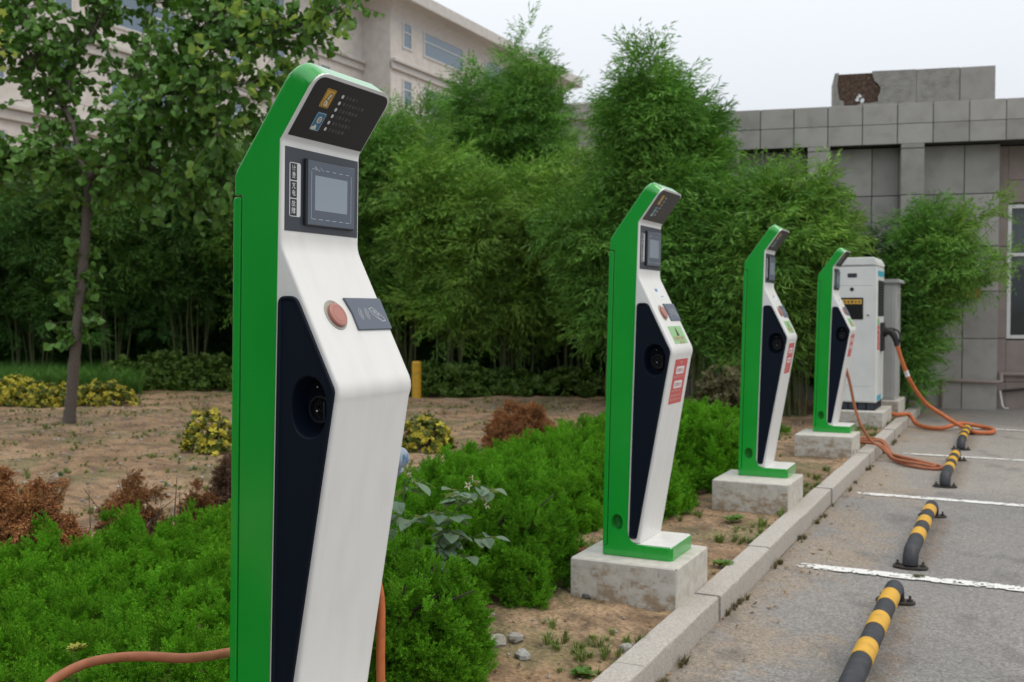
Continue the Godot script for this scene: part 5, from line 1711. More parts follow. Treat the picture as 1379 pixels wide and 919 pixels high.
func trees():
	var base := on_ground(93, 571, 0.09)
	var D := 11.44
	var o := thing("young_tree", base, "young broad-leaved tree with a slim forked trunk on the bare soil", "tree")
	var P := func(px: float, py: float, d := 0.0) -> Vector3: return at(px, py, D + d) - base
	var g := Geo.new()
	var flare := Geo.new()
	flare.lathe([Vector2(0.10, -0.05), Vector2(0.08, 0.02), Vector2(0.068, 0.08), Vector2(0.060, 0.16)], 10, Transform3D(), false)
	var trunk_pts := [P.call(93, 574), P.call(97, 520), P.call(103, 450), P.call(108, 390), P.call(114, 330), P.call(117, 270), P.call(119, 238)]
	limb(g, trunk_pts, 0.066, 0.047, 10)
	g.v.append_array(flare.v)
	g.c.append_array(flare.c)
	put(g.mesh(60), "trunk", M.bark, o)
	var twig_from := []     # points from which twigs grow
	var branches := [
		[[P.call(117, 245), P.call(138, 222, -0.05), P.call(165, 190, -0.2), P.call(190, 152, -0.4), P.call(222, 105, -0.5), P.call(258, 55, -0.6), P.call(300, 5, -0.7), P.call(330, -60, -0.7)], 0.046, 0.012],
		[[P.call(118, 245), P.call(110, 222), P.call(104, 195, 0.2), P.call(96, 165, 0.3), P.call(84, 135, 0.4), P.call(60, 85, 0.5), P.call(40, 35, 0.5), P.call(20, -50, 0.6)], 0.040, 0.012],
		[[P.call(104, 204, 0.1), P.call(75, 205), P.call(40, 207, -0.3), P.call(-10, 216, -0.4), P.call(-60, 205, -0.4)], 0.018, 0.006],
		[[P.call(150, 206, -0.1), P.call(185, 215, -0.2), P.call(215, 235, -0.3), P.call(245, 242, -0.4), P.call(285, 237, -0.5), P.call(320, 240, -0.6)], 0.018, 0.005],
		[[P.call(88, 140, 0.4), P.call(98, 95, 0.5), P.call(118, 55, 0.5), P.call(140, 15, 0.4), P.call(160, -40, 0.4)], 0.020, 0.008],
		[[P.call(222, 105, -0.5), P.call(265, 70, -0.7), P.call(320, 62, -0.9), P.call(375, 45, -1.0), P.call(430, 22, -1.1), P.call(460, 12, -1.1)], 0.018, 0.005],
		[[P.call(190, 150, -0.4), P.call(235, 160, -0.6), P.call(285, 172, -0.8), P.call(330, 170, -0.9)], 0.014, 0.004],
		[[P.call(200, 138, -0.4), P.call(250, 118, -0.8), P.call(305, 118, -1.0), P.call(365, 100, -1.2)], 0.014, 0.004],
		[[P.call(165, 190, -0.2), P.call(170, 150, 0.3), P.call(180, 100, 0.6), P.call(200, 40, 0.7), P.call(215, -30, 0.7)], 0.018, 0.006],
		[[P.call(60, 85, 0.5), P.call(30, 80, 0.2), P.call(-10, 60, 0), P.call(-60, 50, 0)], 0.014, 0.005],
	]
	for b in branches:
		g = Geo.new()
		var path := limb(g, b[0], b[1], b[2], 7)
		put(g.mesh(60), "branch", M.bark, o)
		for i in range(2, path.size()):
			twig_from.append(path[i])
	# twigs and leaves
	var shape := [0.0, 0.36, 0.5, 0.48, 0.36, 0.18, 0.0]
	var leaves := []
	for k in 3:
		var bl := Blades.new()
		bl.oval_leaf(Vector3.ZERO, Vector3(0, 1, 0), Vector3(1, 0, 0), 1.0, 0.95 + 0.1 * k, 0.12 + 0.12 * k, Color.WHITE, shape)
		leaves.append(bl.mesh())
	var xf := []
	var cols := PackedColorArray()
	var tw := Geo.new()
	var right := rt
	for k in 1300:
		var start: Vector3 = twig_from[rng.randi() % twig_from.size()]
		var d: Vector3 = (rdir() * 0.85 + Vector3(0, 0.15, 0) + (start - P.call(130, 150)).normalized() * 0.55).normalized()
		var l := rr(0.22, 0.75)
		var mid: Vector3 = start + d * l * 0.5 + Vector3(0, 0.04, 0)
		var end: Vector3 = start + d * l + Vector3(0, -0.05, 0)
		tw.tube([start, mid, end], [0.0045, 0.0032, 0.0018], 4, false)
		var n := rng.randi_range(5, 10)
		for q in n:
			var t := 0.3 + 0.7 * q / n
			var p: Vector3 = start.lerp(mid, t * 2.0) if t < 0.5 else mid.lerp(end, t * 2.0 - 1.0)
			hang_leaf(xf, cols, p, d, 0.065, 0.11)
	# short shoots on the trunk
	for k in 75:
		var py := rr(305, 470) if k < 60 else rr(240, 300)
		var p0: Vector3 = P.call(100 + (470 - py) * 0.08 + rr(-4, 4), py)
		var d := (right * rr(-1, 1) + Vector3(0, rr(-0.1, 0.6), 0) + rdir() * 0.4).normalized()
		var l := rr(0.08, 0.34)
		tw.tube([p0, p0 + d * l], [0.004, 0.002], 4, false)
		for q in rng.randi_range(3, 6):
			hang_leaf(xf, cols, p0 + d * l * rr(0.4, 1.0), d, 0.06, 0.115)
	put(tw.mesh(60), "twigs", M.bark, o).set_meta("kind", "stuff")
	# the three hundred leaves nearest to the viewer stand singly, the rest as one mass
	var order := range(xf.size())
	var eye_dir := fw
	order.sort_custom(func(a, b): return xf[a].origin.dot(eye_dir) < xf[b].origin.dot(eye_dir))
	var mats := []
	for k in 6:
		var m := leaf_mat(0.5, 0.7)
		m.vertex_color_use_as_albedo = false
		m.albedo_color = [lin(0.066, 0.165, 0.032), lin(0.08, 0.19, 0.036), lin(0.058, 0.15, 0.032), lin(0.10, 0.21, 0.036), lin(0.07, 0.155, 0.048), lin(0.12, 0.25, 0.038)][k]
		mats.append(m)
	var seen := 0
	var rest := [[], [], []]
	var restc := [PackedColorArray(), PackedColorArray(), PackedColorArray()]
	for i in order:
		var w: Vector3 = xf[i].origin + base - EYE
		var sx := w.dot(rt) / w.dot(fw) * FOCAL + 689.5
		var sy := 459.5 - w.dot(up) / w.dot(fw) * FOCAL
		if seen < 300 and sx > 0 and sy > 0 and sx < 470:
			seen += 1
			var lf := put(leaves[i % 3], "leaf", mats[rng.randi() % 6], o)
			lf.transform = xf[i]
		else:
			rest[i % 3].append(xf[i])
			restc[i % 3].append(cols[i])
	for s in 3:
		scatter(leaves[s], rest[s], restc[s], "crown", M.leaf, o)
	# a maple twig reaching in from beyond the left edge
	var mb := at(-70, 560, 8.2)
	mb.y = soil_y(mb.x, mb.z)
	var mt := thing("maple_sapling", mb, "yellow-green maple leaves reaching in at the picture's left edge", "tree")
	var MP := func(px: float, py: float, d := 0.0) -> Vector3: return at(px, py, 8.2 + d) - mb
	g = Geo.new()
	limb(g, [Vector3(0, -0.03, 0), MP.call(-72, 400), MP.call(-66, 250), MP.call(-60, 150)], 0.03, 0.015)
	put(g.mesh(60), "trunk", M.bark, mt)
	g = Geo.new()
	limb(g, [MP.call(-62, 170), MP.call(-35, 120), MP.call(-12, 90), MP.call(8, 66)], 0.012, 0.004, 6)
	limb(g, [MP.call(-62, 180), MP.call(-30, 100), MP.call(-5, 85), MP.call(14, 98)], 0.008, 0.003, 6)
	put(g.mesh(60), "branch", M.bark, mt)
	var maple := Geo.new()
	var mp := PackedVector2Array()
	for k in 22:
		var a := -PI / 2 + TAU * k / 22.0
		mp.append(Vector2(cos(a), sin(a)) * ([1.0, 0.52, 0.74, 0.5][k % 4] if k != 0 else 0.15) * 0.5 + Vector2(0, 0.3))
	maple.cap(mp, 0, Transform3D(), Vector3(0, 0, 1))
	var mm := leaf_mat(0.5, 0.7)
	mm.vertex_color_use_as_albedo = false
	mm.albedo_color = lin(0.21, 0.235, 0.03)
	var mleaf := maple.mesh()
	for q in [[3, 44], [12, 57], [2, 62], [16, 72], [8, 75], [4, 97], [1, 22], [-14, 60], [-22, 100], [-30, 80], [-40, 130], [-8, 30]]:
		var lf := put(mleaf, "leaf", mm, mt)
		lf.transform = Transform3D(Basis.looking_at(-fw + rdir() * 0.7, Vector3.UP).rotated(fw, rr(-2, 2)).scaled(Vector3.ONE * rr(0.07, 0.10)), MP.call(q[0], q[1], rr(-0.1, 0.1)))

func hang_leaf(xf: Array, cols: PackedColorArray, p: Vector3, d: Vector3, a: float, b: float) -> void:
	var dir := (d * 0.35 + rdir() * 0.65 + Vector3(0, -0.45, 0)).normalized()
	var bs := basis_to(dir, rr(0, TAU))
	xf.append(Transform3D(bs.scaled(Vector3.ONE * rr(a, b)), p))
	var f := tone(0.22)
	cols.append(Color(0.105 * f.r, 0.225 * f.g, 0.045 * f.b))

# ---------------------------------------------------------------- low planting
var plumes := []
var shoots := []

func mound(high: Callable, lo: Vector2, hi: Vector2, per_m2: float, size: Vector2, col: Color, origin: Vector3, parent: Node, m: Material, meshes: Array, droop := 0.0, called := "foliage", alt := Color(0, 0, 0)) -> void:
	var sink := 0.75 if meshes == plumes else 0.03
	# shoots spread through a mound whose top is high(x, z) above the soil
	var area := (hi.x - lo.x) * (hi.y - lo.y)
	var sets := []
	var cs := []
	for s in meshes.size():
		sets.append([])
		cs.append(PackedColorArray())
	var n := int(area * per_m2 * 1.5)
	for i in n:
		var x := rr(lo.x, hi.x)
		var z := rr(lo.y, hi.y)
		var h: float = high.call(x, z)
		if h < 0.035:
			continue
		var e := 0.04
		var gx: float = (high.call(x + e, z) - h) / e
		var gz: float = (high.call(x, z + e) - h) / e
		var steep := sqrt(1.0 + gx * gx + gz * gz)
		if rng.randf() > steep / 1.5 and steep < 1.5:
			continue
		for rep in (1 if steep < 2.5 else 2):
			var lay := 1.0 if rng.randf() < 0.62 else rr(0.35, 0.95)
			if steep > 1.8:
				lay = rr(0.2, 1.0)
			var nrm := Vector3(-gx, 1.0, -gz).normalized()
			var dir := nrm * 0.75 + Vector3(0, 0.4 - droop, 0) + rdir() * 0.42
			var s := rr(size.x, size.y)
			var k := rng.randi() % meshes.size()
			var p := Vector3(x, soil_y(x, z) + h * lay + (rr(-0.045, 0.02) if sink > 0.5 else 0.0), z) - dir.normalized() * s * sink
			sets[k].append(Transform3D(basis_to(dir, rr(0, TAU)).scaled(Vector3(s, s, s)), p - origin))
			var f := (col if alt.g == 0.0 or rng.randf() < 0.5 else alt) * tone(0.2)
			cs[k].append(Color(f.r, f.g, f.b))
	for s in meshes.size():
		scatter(meshes[s], sets[s], cs[s], called, m, parent)

func dome(cx: float, cz: float, rx: float, rz: float, h: float, sd := 0.0) -> Callable:
	return func(x: float, z: float) -> float:
		var d := Vector2((x - cx) / rx, (z - cz) / rz).length() * (1.0 + 0.22 * nz.get_noise_2d(x * 3.5 + sd, z * 3.5))
		return 0.0 if d >= 1.0 else h * sqrt(1.0 - d * d) * (0.88 + 0.42 * nz.get_noise_2d(x * 6.0 + sd, z * 6.0 + 7))

func bed_height(x: float, z: float) -> float:
	var left := -3.72 + 0.16 * nz.get_noise_2d(z * 1.1, 5.0) - (0.25 if z > -3.6 else 0.0) * smoothstep(-4.4, -3.4, z)
	var right := -2.12 + 0.16 * nz.get_noise_2d(z * 1.3, 15.0) + 0.22 * smoothstep(-4.0, -2.2, z)
	var e := minf(minf(x - left, right - x), minf(0.2 - z, z + 10.9)) + 0.07 * nz.get_noise_2d(x * 4, z * 4)
	if e <= 0.0:
		return 0.0
	var f := pow(smoothstep(0.0, 0.30, e), 0.6)
	return f * (0.285 + 0.09 * nz.get_noise_2d(x * 1.9, z * 1.9 + 20) + 0.13 * nz.get_noise_2d(x * 6.5, z * 6.5))

func shrub(called: String, label: String, category: String, group: String, cx: float, cz: float, rx: float, rz: float, h: float, per: float, size: Vector2, col: Color, m: Material, meshes: Array, stem_m: Material, droop := 0.0, alt := Color(0, 0, 0)) -> Node3D:
	var o := thing(called, Vector3(cx, soil_y(cx, cz), cz), label, category, group)
	mound(dome(cx, cz, rx, rz, h, cx * 7), Vector2(cx - rx, cz - rz), Vector2(cx + rx, cz + rz), per, size, col, o.position, o, m, meshes, droop, "foliage", alt)
	var g := Geo.new()
	for k in 12:
		var a := TAU * k / 12.0 + rr(-0.2, 0.2)
		var out := Vector3(cos(a) * rx, 0, sin(a) * rz) * rr(0.3, 0.8)
		g.tube([Vector3(rr(-0.04, 0.04), -0.03, rr(-0.04, 0.04)), out * 0.5 + Vector3(0, h * 0.45, 0), out + Vector3(0, h * rr(0.55, 0.8), 0)], [0.009, 0.006, 0.003], 5, false)
	put(g.mesh(60), "stems", stem_m, o).set_meta("kind", "stuff")
	return o

func low_planting():
	for k in 4:
		shoots.append(plume())
	for k in 4:
		plumes.append(tuft(7))
	var J := Color(0.140, 0.365, 0.022)
	# juniper ground cover: the bed runs along the strip behind the posts
	var bed := Node3D.new()
	bed.name = numbered("juniper_ground_cover")
	bed.set_meta("kind", "stuff")
	bed.set_meta("label", "low bright green juniper ground cover behind the charging posts")
	bed.set_meta("category", "ground cover")
	add_child(bed)
	var hb := func(x: float, z: float) -> float: return bed_height(x, z)
	mound(hb, Vector2(-4.2, -4.6), Vector2(-1.75, -0.7), 620.0, Vector2(0.062, 0.10), J, Vector3.ZERO, bed, M.needle, plumes)
	mound(hb, Vector2(-4.2, -11.0), Vector2(-1.75, -4.6), 420.0, Vector2(0.075, 0.12), J, Vector3.ZERO, bed, M.needle, plumes)
	# juniper shrubs at its front edge
	var jg := "juniper shrubs at the edge of the bed"
	shrub("juniper_shrub", "juniper shrub right of the nearest post's foot, at the picture's bottom", "shrub", jg, -1.97, -3.02, 0.40, 0.36, 0.50, 900.0, Vector2(0.065, 0.105), J * 0.88, M.needle, plumes, M.twig)
	shrub("juniper_shrub", "rounded juniper shrub left of the second concrete block", "shrub", jg, -2.28, -4.22, 0.50, 0.55, 0.56, 860.0, Vector2(0.065, 0.105), J * 0.92, M.needle, plumes, M.twig)
	shrub("juniper_shrub", "juniper shrub at the bed's edge behind the second post's column", "shrub", jg, -2.28, -6.2, 0.42, 0.6, 0.50, 400.0, Vector2(0.1, 0.15), J, M.needle, plumes, M.twig)
	shrub("juniper_shrub", "juniper shrub filling the gap between the second and third posts", "shrub", jg, -2.22, -7.5, 0.46, 0.75, 0.62, 400.0, Vector2(0.1, 0.16), J, M.needle, plumes, M.twig)
	# withered brown junipers
	var dg := "withered brown junipers at the back of the bed"
	var DB := Color(0.36, 0.170, 0.075)
	shrub("dead_juniper", "biggest withered rust-brown juniper, at the picture's left edge", "shrub", dg, -4.02, -3.05, 0.30, 0.36, 0.56, 600.0, Vector2(0.12, 0.2), DB, M.dry, plumes, M.twig, 0.9)
	shrub("dead_juniper", "withered brown juniper right of the biggest one, thin bare twigs between", "shrub", dg, -4.05, -3.78, 0.20, 0.20, 0.42, 600.0, Vector2(0.1, 0.17), DB * 0.85, M.dry, plumes, M.twig, 0.7)
	shrub("dead_juniper", "small withered juniper poking out of the green bed left of the nearest post", "shrub", dg, -4.1, -4.32, 0.14, 0.14, 0.36, 600.0, Vector2(0.08, 0.14), DB * 0.7, M.dry, plumes, M.twig, 0.3)
	shrub("dead_juniper", "dull brown withered juniper touching the nearest post's left edge", "shrub", dg, -4.25, -4.85, 0.20, 0.22, 0.42, 600.0, Vector2(0.1, 0.16), Color(0.16, 0.095, 0.065), M.dry, plumes, M.twig, 0.4)
	shrub("dead_juniper", "withered orange-brown juniper on the far side of the bed, left of the second post", "shrub", dg, -4.15, -8.6, 0.34, 0.45, 0.42, 400.0, Vector2(0.12, 0.2), DB, M.dry, plumes, M.twig, 0.5)
	# bare twigs of the dead ones
	var bt := thing("bare_twigs", Vector3(-3.98, 0.09, -3.45), "tangle of bare grey twigs between the withered junipers", "twigs")
	var g := Geo.new()
	for k in 60:
		var p := Vector3(rr(-0.25, 0.3), 0.0, rr(-0.45, 0.45))
		var d := Vector3(rr(-0.6, 0.6), rr(0.6, 1.2), rr(-0.6, 0.6)).normalized()
		var l := rr(0.2, 0.5)
		var m := p + d * l * 0.6 + rdir() * 0.03
		g.tube([p, m, m + (d + rdir() * 0.6).normalized() * l * 0.45], [0.004, 0.003, 0.0012], 4, false)
	put(g.mesh(60), "twig_mass", M.twig, bt).set_meta("kind", "stuff")
	# variegated evergreen shrubs
	var oc := [oval_cluster(9, 0.045, 0.026), oval_cluster(8, 0.05, 0.03)]
	var eg := "variegated shrubs on the bare soil"
	var YE := Color(0.52, 0.45, 0.06)
	var spots := [[284, 607, 0.27, 0.36, YE, "yellow-leaved round shrub just left of the nearest post"], [20, 543, 0.5, 0.36, YE, "yellow-leaved shrub at the left edge, behind the young tree"], [75, 546, 0.4, 0.3, YE * 0.9, "yellow-leaved shrub directly left of the young tree's trunk"], [140, 545, 0.42, 0.32, YE * 0.9, "yellow-leaved shrub directly right of the young tree's trunk"], [572, 606, 0.28, 0.3, YE, "yellow-leaved shrub peeping out right of the nearest post"]]
	for s in spots:
		var p := on_ground(s[0], s[1], 0.09)
		shrub("variegated_shrub", s[5], "shrub", eg, p.x, p.z, s[2], s[2], s[3], 650.0, Vector2(0.6, 0.95), s[4], M.leaf, oc, M.twig, 0.0, Color(0.10, 0.135, 0.025))
	var DG := Color(0.075, 0.135, 0.022)
	var dgrp := "low shrubs along the foot of the bamboo"
	for s in [[175, 525, 0.6, 0.5, "low dull green shrub behind the young tree, left of three"], [225, 523, 0.7, 0.62, "low dull green shrub behind the bare soil, middle of three"], [290, 523, 0.7, 0.55, "low dull green shrub behind the nearest post's edge, right of three"], [605, 531, 0.8, 0.5, "low green shrub beside the yellow bollard"], [690, 530, 0.7, 0.35, "low green shrub at the bamboo's foot, between bollard and second post"], [775, 531, 0.7, 0.4, "low green shrub at the bamboo's foot just left of the second post"]]:
		var p := on_ground(s[0], s[1], 0.09)
		shrub("understorey_shrub", s[4], "shrub", dgrp, p.x, p.z, s[2], s[2] * 0.8, s[3], 260.0, Vector2(1.1, 1.8), DG, M.leaf, oc, M.twig)
	# dark conifer beside the grey building, rose-like shrub by the kerb
	var cp := at(1152, 418, 13.0)
	shrub("dark_conifer", "dark blue-green conifer between the bamboo and the white charger", "shrub", "", cp.x, cp.z, 0.45, 0.45, 2.35, 330.0, Vector2(0.22, 0.4), Color(0.024, 0.052, 0.030), M.needle, plumes, M.twig, 0.3)
	var sp := on_ground(985, 585, 0.09)
	shrub("flowering_shrub", "small reddish-green shrub beside the third post's column", "shrub", "", sp.x, sp.z, 0.42, 0.42, 0.75, 260.0, Vector2(0.9, 1.4), Color(0.10, 0.09, 0.04), M.leaf, oc, M.twig)
	rose_bush()
	# bollard
	var b := on_ground(561, 536, 0.09)
	var o := thing("bollard", b, "short yellow bollard at the edge of the bamboo, right of the nearest post", "bollard")
	g = Geo.new()
	g.lathe([Vector2(0.068, -0.05), Vector2(0.068, 0.50), Vector2(0.066, 0.515), Vector2(0.058, 0.528), Vector2(0.0, 0.532)], 20, Transform3D(), false)
	put(g.mesh(50), "post", M.bollard, o)
	g = Geo.new()
	g.lathe([Vector2(0.0692, 0.40), Vector2(0.0692, 0.455)], 20, Transform3D(), false)
	put(g.mesh(50), "band", M.stop_yellow, o)

func rose_bush():
	var base := Vector3(-1.98, soil_y(-1.98, -3.55), -3.55)
	var o := thing("rose_bush", base, "leggy rose bush with blue-green leaves and faded white blooms, before the juniper", "rose bush")
	var D := 3.92
	var P := func(px: float, py: float, d := 0.0) -> Vector3: return at(px, py, D + d) - base
	var leaf_m := []
	for c in [lin(0.105, 0.165, 0.115), lin(0.125, 0.19, 0.13), lin(0.085, 0.145, 0.09)]:
		var m := leaf_mat(0.42, 0.45)
		m.vertex_color_use_as_albedo = false
		m.albedo_color = c
		leaf_m.append(m)
	var shape := [0.0, 0.30, 0.46, 0.5, 0.42, 0.25, 0.0]
	var lm := []
	for k in 3:
		var b := Blades.new()
		b.oval_leaf(Vector3.ZERO, Vector3(0, 1, 0), Vector3(1, 0, 0), 1.0, 0.72 + 0.06 * k, 0.15 + 0.15 * k, Color.WHITE, shape)
		lm.append(b.mesh())
	var stems := [
		[P.call(575, 800), P.call(583, 745), P.call(600, 715), P.call(612, 690), P.call(632, 672), P.call(640, 655)],
		[P.call(570, 800), P.call(556, 760), P.call(546, 720), P.call(543, 680), P.call(546, 645)],
		[P.call(578, 800), P.call(600, 760), P.call(620, 735), P.call(632, 725)],
		[P.call(565, 800), P.call(540, 775), P.call(524, 760)],
		[P.call(580, 800), P.call(590, 780), P.call(596, 772)]]
	for s in stems:
		var g := Geo.new()
		var path := limb(g, s, 0.006, 0.0025, 6)
		put(g.mesh(60), "stem", M.green_twig, o)
		for i in range(5, path.size(), 2):     # compound leaves: a stalk with five leaflets
			var a := rr(0, TAU)
			var out := (rt * cos(a) + fw * sin(a) + Vector3(0, rr(0.0, 0.5), 0)).normalized()
			if rng.randf() < 0.05:
				continue
			var l := rr(0.07, 0.115)
			var p: Vector3 = path[i]
			var tip := p + out * l + Vector3(0, -0.01, 0)
			g = Geo.new()
			g.tube([p, p + out * l * 0.5 + Vector3(0, 0.012, 0), tip], [0.0018, 0.0015, 0.001], 4, false)
			var cl := put(g.mesh(60), "leaf", M.green_twig, o)
			var sd := out.cross(Vector3.UP).normalized()
			for q in [[1.0, 0.0], [0.66, 1.0], [0.66, -1.0], [0.36, 1.0], [0.36, -1.0]]:
				var lf := put(lm[rng.randi() % 3], "leaflet", leaf_m[rng.randi() % 3], cl)
				var dir: Vector3 = (out * (1.0 if q[1] == 0 else 0.35) + sd * q[1] * 0.9 + Vector3(0, rr(-0.55, -0.05), 0)).normalized()
				var side: Vector3 = (dir.cross(Vector3.UP + rdir() * 0.35)).normalized()
				var nrm: Vector3 = side.cross(dir)
				var sc := rr(0.055, 0.078)
				lf.transform = Transform3D(Basis(side * sc, dir * sc, nrm * sc), p.lerp(tip, q[0]) + dir * 0.004)
	# faded blooms: star-shaped sepals
	var wm := leaf_mat(0.7, 0.4)
	wm.vertex_color_use_as_albedo = false
	wm.albedo_color = lin(0.60, 0.56, 0.44)
	var bm := leaf_mat(0.7, 0.3)
	bm.vertex_color_use_as_albedo = false
	bm.albedo_color = lin(0.20, 0.14, 0.06)
	for q in [[635, 644], [642, 650], [648, 668], [640, 672], [653, 674], [631, 654], [656, 680], [550, 640], [557, 650]]:
		var c: Vector3 = P.call(q[0], q[1], rr(-0.03, 0.03))
		var bl := Blades.new()
		var ax := (Vector3.UP * 0.5 + rdir()).normalized()
		var bs := basis_to(ax)
		for k in 5:
			var a := TAU * k / 5.0
			var d := bs * Vector3(cos(a), 0.35, sin(a))
			bl.leaf(Vector3.ZERO, d, bs * Vector3(-sin(a), 0, cos(a)), rr(0.014, 0.022), 0.008, 0.2, Color.WHITE)
		var f := put(bl.mesh(), "bloom", wm, o)
		f.position = c
		var g := Geo.new()
		g.lathe([Vector2(0.002, -0.012), Vector2(0.004, -0.004), Vector2(0.0045, 0.002), Vector2(0.0, 0.006)], 8, Transform3D(bs, Vector3.ZERO), false)
		put(g.mesh(60), "hip", bm, f)

# ---------------------------------------------------------------- grass, weeds, stones, litter
func pebble(sd: int) -> ArrayMesh:
	var g := Geo.new()
	var ring := 8
	var rows := 5
	var pt := func(i: int, j: int) -> Vector3:
		var th := PI * j / rows
		var ph := TAU * (i % ring) / ring
		var d := Vector3(sin(th) * cos(ph), cos(th), sin(th) * sin(ph))
		return d * (0.5 + 0.28 * nz.get_noise_3d(d.x * 2.2 + sd * 9, d.y * 2.2, d.z * 2.2)) * Vector3(1, 0.62, 0.85)
	for i in ring:
		for j in rows:
			var a: Vector3 = pt.call(i, j)
			var b: Vector3 = pt.call(i + 1, j)
			var c: Vector3 = pt.call(i + 1, j + 1)
			var d: Vector3 = pt.call(i, j + 1)
			if j > 0:
				g.facing(a, b, c, a + b)
			if j < rows - 1:
				g.facing(a, c, d, c + d)
	return g.mesh(25, true)

func ground_cover():
	var peb := [pebble(1), pebble(2), pebble(3)]
	var xf := [[], [], []]
	var cs := [PackedColorArray(), PackedColorArray(), PackedColorArray()]
	for i in 8200:
		var near := i < 3000
		var x := rr(-2.3, -1.29) if near else rr(-11.0, -3.8)
		var z := rr(-14.0, -2.2) if near else rr(-13.0, -3.0)
		var s := (0.003 + 0.018 * pow(rng.randf(), 3.5)) * (1.0 if near else 1.9)
		var k := i % 3
		xf[k].append(Transform3D(Basis.from_euler(Vector3(rr(-0.4, 0.4), rr(0, TAU), rr(-0.4, 0.4))).scaled(Vector3.ONE * s), Vector3(x, soil_y(x, z) + s * 0.12, z)))
		cs[k].append(Color(0.36, 0.31, 0.26).lerp(Color(0.55, 0.52, 0.48), rng.randf()) * rr(0.55, 1.0))
	var grit := Node3D.new()
	grit.name = numbered("gravel")
	grit.set_meta("kind", "stuff")
	grit.set_meta("label", "small stones and clods strewn over the bare soil")
	grit.set_meta("category", "gravel")
	add_child(grit)
	for k in 3:
		scatter(peb[k], xf[k], cs[k], "pebbles", M.stone, grit)
	# stones one can pick out
	var sg := "loose stones on the soil"
	for q in [[868, 806, 0.105, Color(0.16, 0.16, 0.15), "dark grey fist-sized stone lying against the second concrete block"], [905, 812, 0.05, Color(0.50, 0.44, 0.38), "small pale stone at the near corner of the second block"], [843, 874, 0.06, Color(0.42, 0.40, 0.37), "flat grey stone on the soil halfway between shrub and kerb"], [669, 869, 0.075, Color(0.45, 0.43, 0.38), "pale angular stone in front of the juniper, left of a pair"], [694, 864, 0.055, Color(0.40, 0.38, 0.34), "pale angular stone in front of the juniper, right of a pair"], [703, 888, 0.05, Color(0.42, 0.42, 0.40), "grey stone alone on the sand below the pale pair"], [791, 807, 0.045, Color(0.13, 0.12, 0.11), "dark stone at the left foot of the second concrete block"], [74, 655, 0.10, Color(0.24, 0.17, 0.12), "brown clod of earth left of the young tree's line"], [180, 643, 0.07, Color(0.42, 0.36, 0.30), "pale stone among litter on the bare soil"]]:
		var p := on_ground(q[0], q[1], 0.09)
		var m: StandardMaterial3D = M.stone.duplicate()
		m.vertex_color_use_as_albedo = false
		m.albedo_color = q[3].linear_to_srgb()
		var o := put(peb[rng.randi() % 3], "stone", m)
		o.transform = Transform3D(Basis.from_euler(Vector3(rr(-0.3, 0.3), rr(0, TAU), rr(-0.3, 0.3))).scaled(Vector3.ONE * q[2] * 1.25), Vector3(p.x, soil_y(p.x, p.z) + q[2] * 0.2, p.z))
		tag(o, q[4], "stone", sg)
	# dry leaf litter and blue scrap
	var fl := Blades.new()
	fl.oval_leaf(Vector3.ZERO, Vector3(0, 0.1, 1), Vector3(1, 0, 0), 1.0, 0.5, 0.3, Color.WHITE, [0.0, 0.4, 0.5, 0.3, 0.0])
	var lx := []
	var lc := PackedColorArray()
	for i in 8500:
		var near := i < 1700
		var x := rr(-2.4, -1.28) if near else rr(-12.0, -3.6)
		var z := rr(-13.5, -2.2) if near else rr(-14.0, -3.0)
		if i % 110 == 0:
			x = rr(-1.17, -0.9)
			z = rr(-9, -3)
		var s := rr(0.008, 0.026) * (1.0 if near else 1.6)
		var y := soil_y(x, z) if x < -1.28 else 0.002
		lx.append(Transform3D(basis_to(Vector3(rr(-0.35, 0.35), 1, rr(-0.35, 0.35)), rr(0, TAU)).scaled(Vector3.ONE * s), Vector3(x, y + 0.004, z)))
		lc.append(Color(0.20, 0.115, 0.055).lerp(Color(0.33, 0.235, 0.13), rng.randf()) * rr(0.5, 1.1))
	var lo := scatter(fl.mesh(), lx, lc, "leaf_litter", M.dry)
	tag(lo, "dry brown leaf litter strewn over the bare soil", "litter")
	var bs := on_ground(86, 635, 0.095)
	var scrap := put(fl.mesh(), "plastic_scrap", M.litter_blue)
	scrap.transform = Transform3D(basis_to(Vector3(0.2, 1, 0.4)).scaled(Vector3.ONE * 0.09), Vector3(bs.x, soil_y(bs.x, bs.z) + 0.012, bs.z))
	tag(scrap, "small blue plastic scrap on the bare soil below the young tree", "litter")
	# grass: sparse short tufts on the soil, long dark grass under the bamboo at the left
	var gt := [grass_tuft(16, 0.055, 0.5), grass_tuft(22, 0.075, 0.7)]
	var gx := [[], []]
	var gc := [PackedColorArray(), PackedColorArray()]
	for i in 16000:
		var near := i < 5000
		var x := rr(-2.2, -1.285) if near else rr(-13.0, -3.8)
		var z := rr(-13.8, -3.2) if near else rr(-14.0, -3.0)
		var dens := nz.get_noise_2d(x * 1.1 + 90, z * 1.1 + 3) + 0.5 * nz.get_noise_2d(x * 5, z * 5)
		if dens < (0.36 if near else 0.20) - (0.22 * smoothstep(-1.55, -1.3, x) if near else 0.0):
			continue
		var k := i % 2
		var s := rr(0.3, 0.9) * (1.0 if near else 0.9)
		gx[k].append(Transform3D(Basis(Vector3.UP, rr(0, TAU)).scaled(Vector3(s, s * rr(0.6, 1.2), s)), Vector3(x, soil_y(x, z), z)))
		var f := tone(0.25)
		gc[k].append(Color(0.15 * f.r, 0.20 * f.g, 0.05 * f.b))
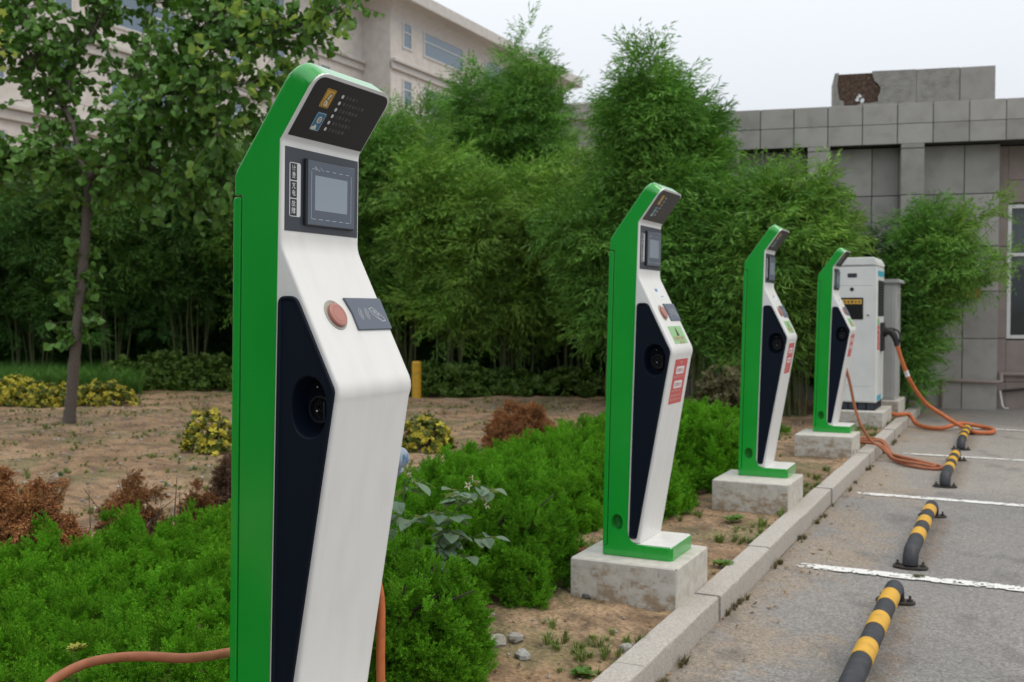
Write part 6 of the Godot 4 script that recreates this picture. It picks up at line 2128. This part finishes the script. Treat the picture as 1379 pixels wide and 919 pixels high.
	for i in 260:   # weeds in the gutter of the kerb
		var z := rr(-12.0, -3.4)
		if nz.get_noise_2d(3.0, z * 2.3) < 0.12:
			continue
		var s := rr(0.25, 0.6)
		gx[i % 2].append(Transform3D(Basis(Vector3.UP, rr(0, TAU)).scaled(Vector3.ONE * s), Vector3(-1.158 + rr(0, 0.03), 0.0, z)))
		gc[i % 2].append(Color(0.17, 0.145, 0.06) * rr(0.6, 1.1))
	var gr := Node3D.new()
	gr.name = numbered("grass")
	gr.set_meta("kind", "stuff")
	gr.set_meta("label", "sparse short grass tufts on the bare soil")
	gr.set_meta("category", "grass")
	add_child(gr)
	for k in 2:
		scatter(gt[k], gx[k], gc[k], "tufts", M.leaf, gr)
	var long := [grass_tuft(26, 0.42, 0.55)]
	var hx := []
	var hc := PackedColorArray()
	for i in 2600:
		var px := rr(-80, 190)
		var p := on_ground(px, rr(508, 532), 0.09)
		var s := rr(0.6, 1.2)
		hx.append(Transform3D(Basis(Vector3.UP, rr(0, TAU)).scaled(Vector3.ONE * s), Vector3(p.x, soil_y(p.x, p.z), p.z)))
		var f := tone(0.2)
		hc.append(Color(0.095 * f.r, 0.22 * f.g, 0.045 * f.b))
	var lg := scatter(long[0], hx, hc, "long_grass", M.leaf)
	tag(lg, "long dark grass under the bamboo behind the young tree", "grass")
	# single weeds one can pick out
	var wd := oval_cluster(12, 0.05, 0.028)
	for q in [[783, 906, 0.9, "small leafy weed on the sand near the bottom edge"], [975, 762, 1.0, "leafy green weed beside the kerb right of the second block"], [985, 700, 0.9, "leafy weed on the soil just in front of the third block"], [1236, 777, 0.55, "dark mossy weed growing out of the first white line"], [102, 877, 0.5, "yellow-green sprig standing in the juniper above the hose"]]:
		var p := on_ground(q[0], q[1], 0.43 if q[0] == 102 else (0.004 if q[0] > 1200 else 0.10))
		var y := p.y if q[0] == 102 or q[0] > 1200 else soil_y(p.x, p.z)
		var m := leaf_mat(0.6, 0.5)
		m.vertex_color_use_as_albedo = false
		m.albedo_color = lin(0.30, 0.30, 0.05) if q[0] == 102 else (lin(0.05, 0.05, 0.025) if q[0] > 1200 else lin(0.07, 0.16, 0.03))
		var o := thing("weed", Vector3(p.x, y, p.z), q[3], "weed", "single weeds")
		for k in 4:
			var l := put(wd, "leaf_rosette", m, o)
			l.transform = Transform3D(Basis(Vector3.UP, rr(0, TAU)).scaled(Vector3.ONE * q[2] * rr(0.7, 1.1) * (1.0 if q[0] < 1200 else 0.8)), Vector3(rr(-0.03, 0.03), 0.0, rr(-0.03, 0.03)))
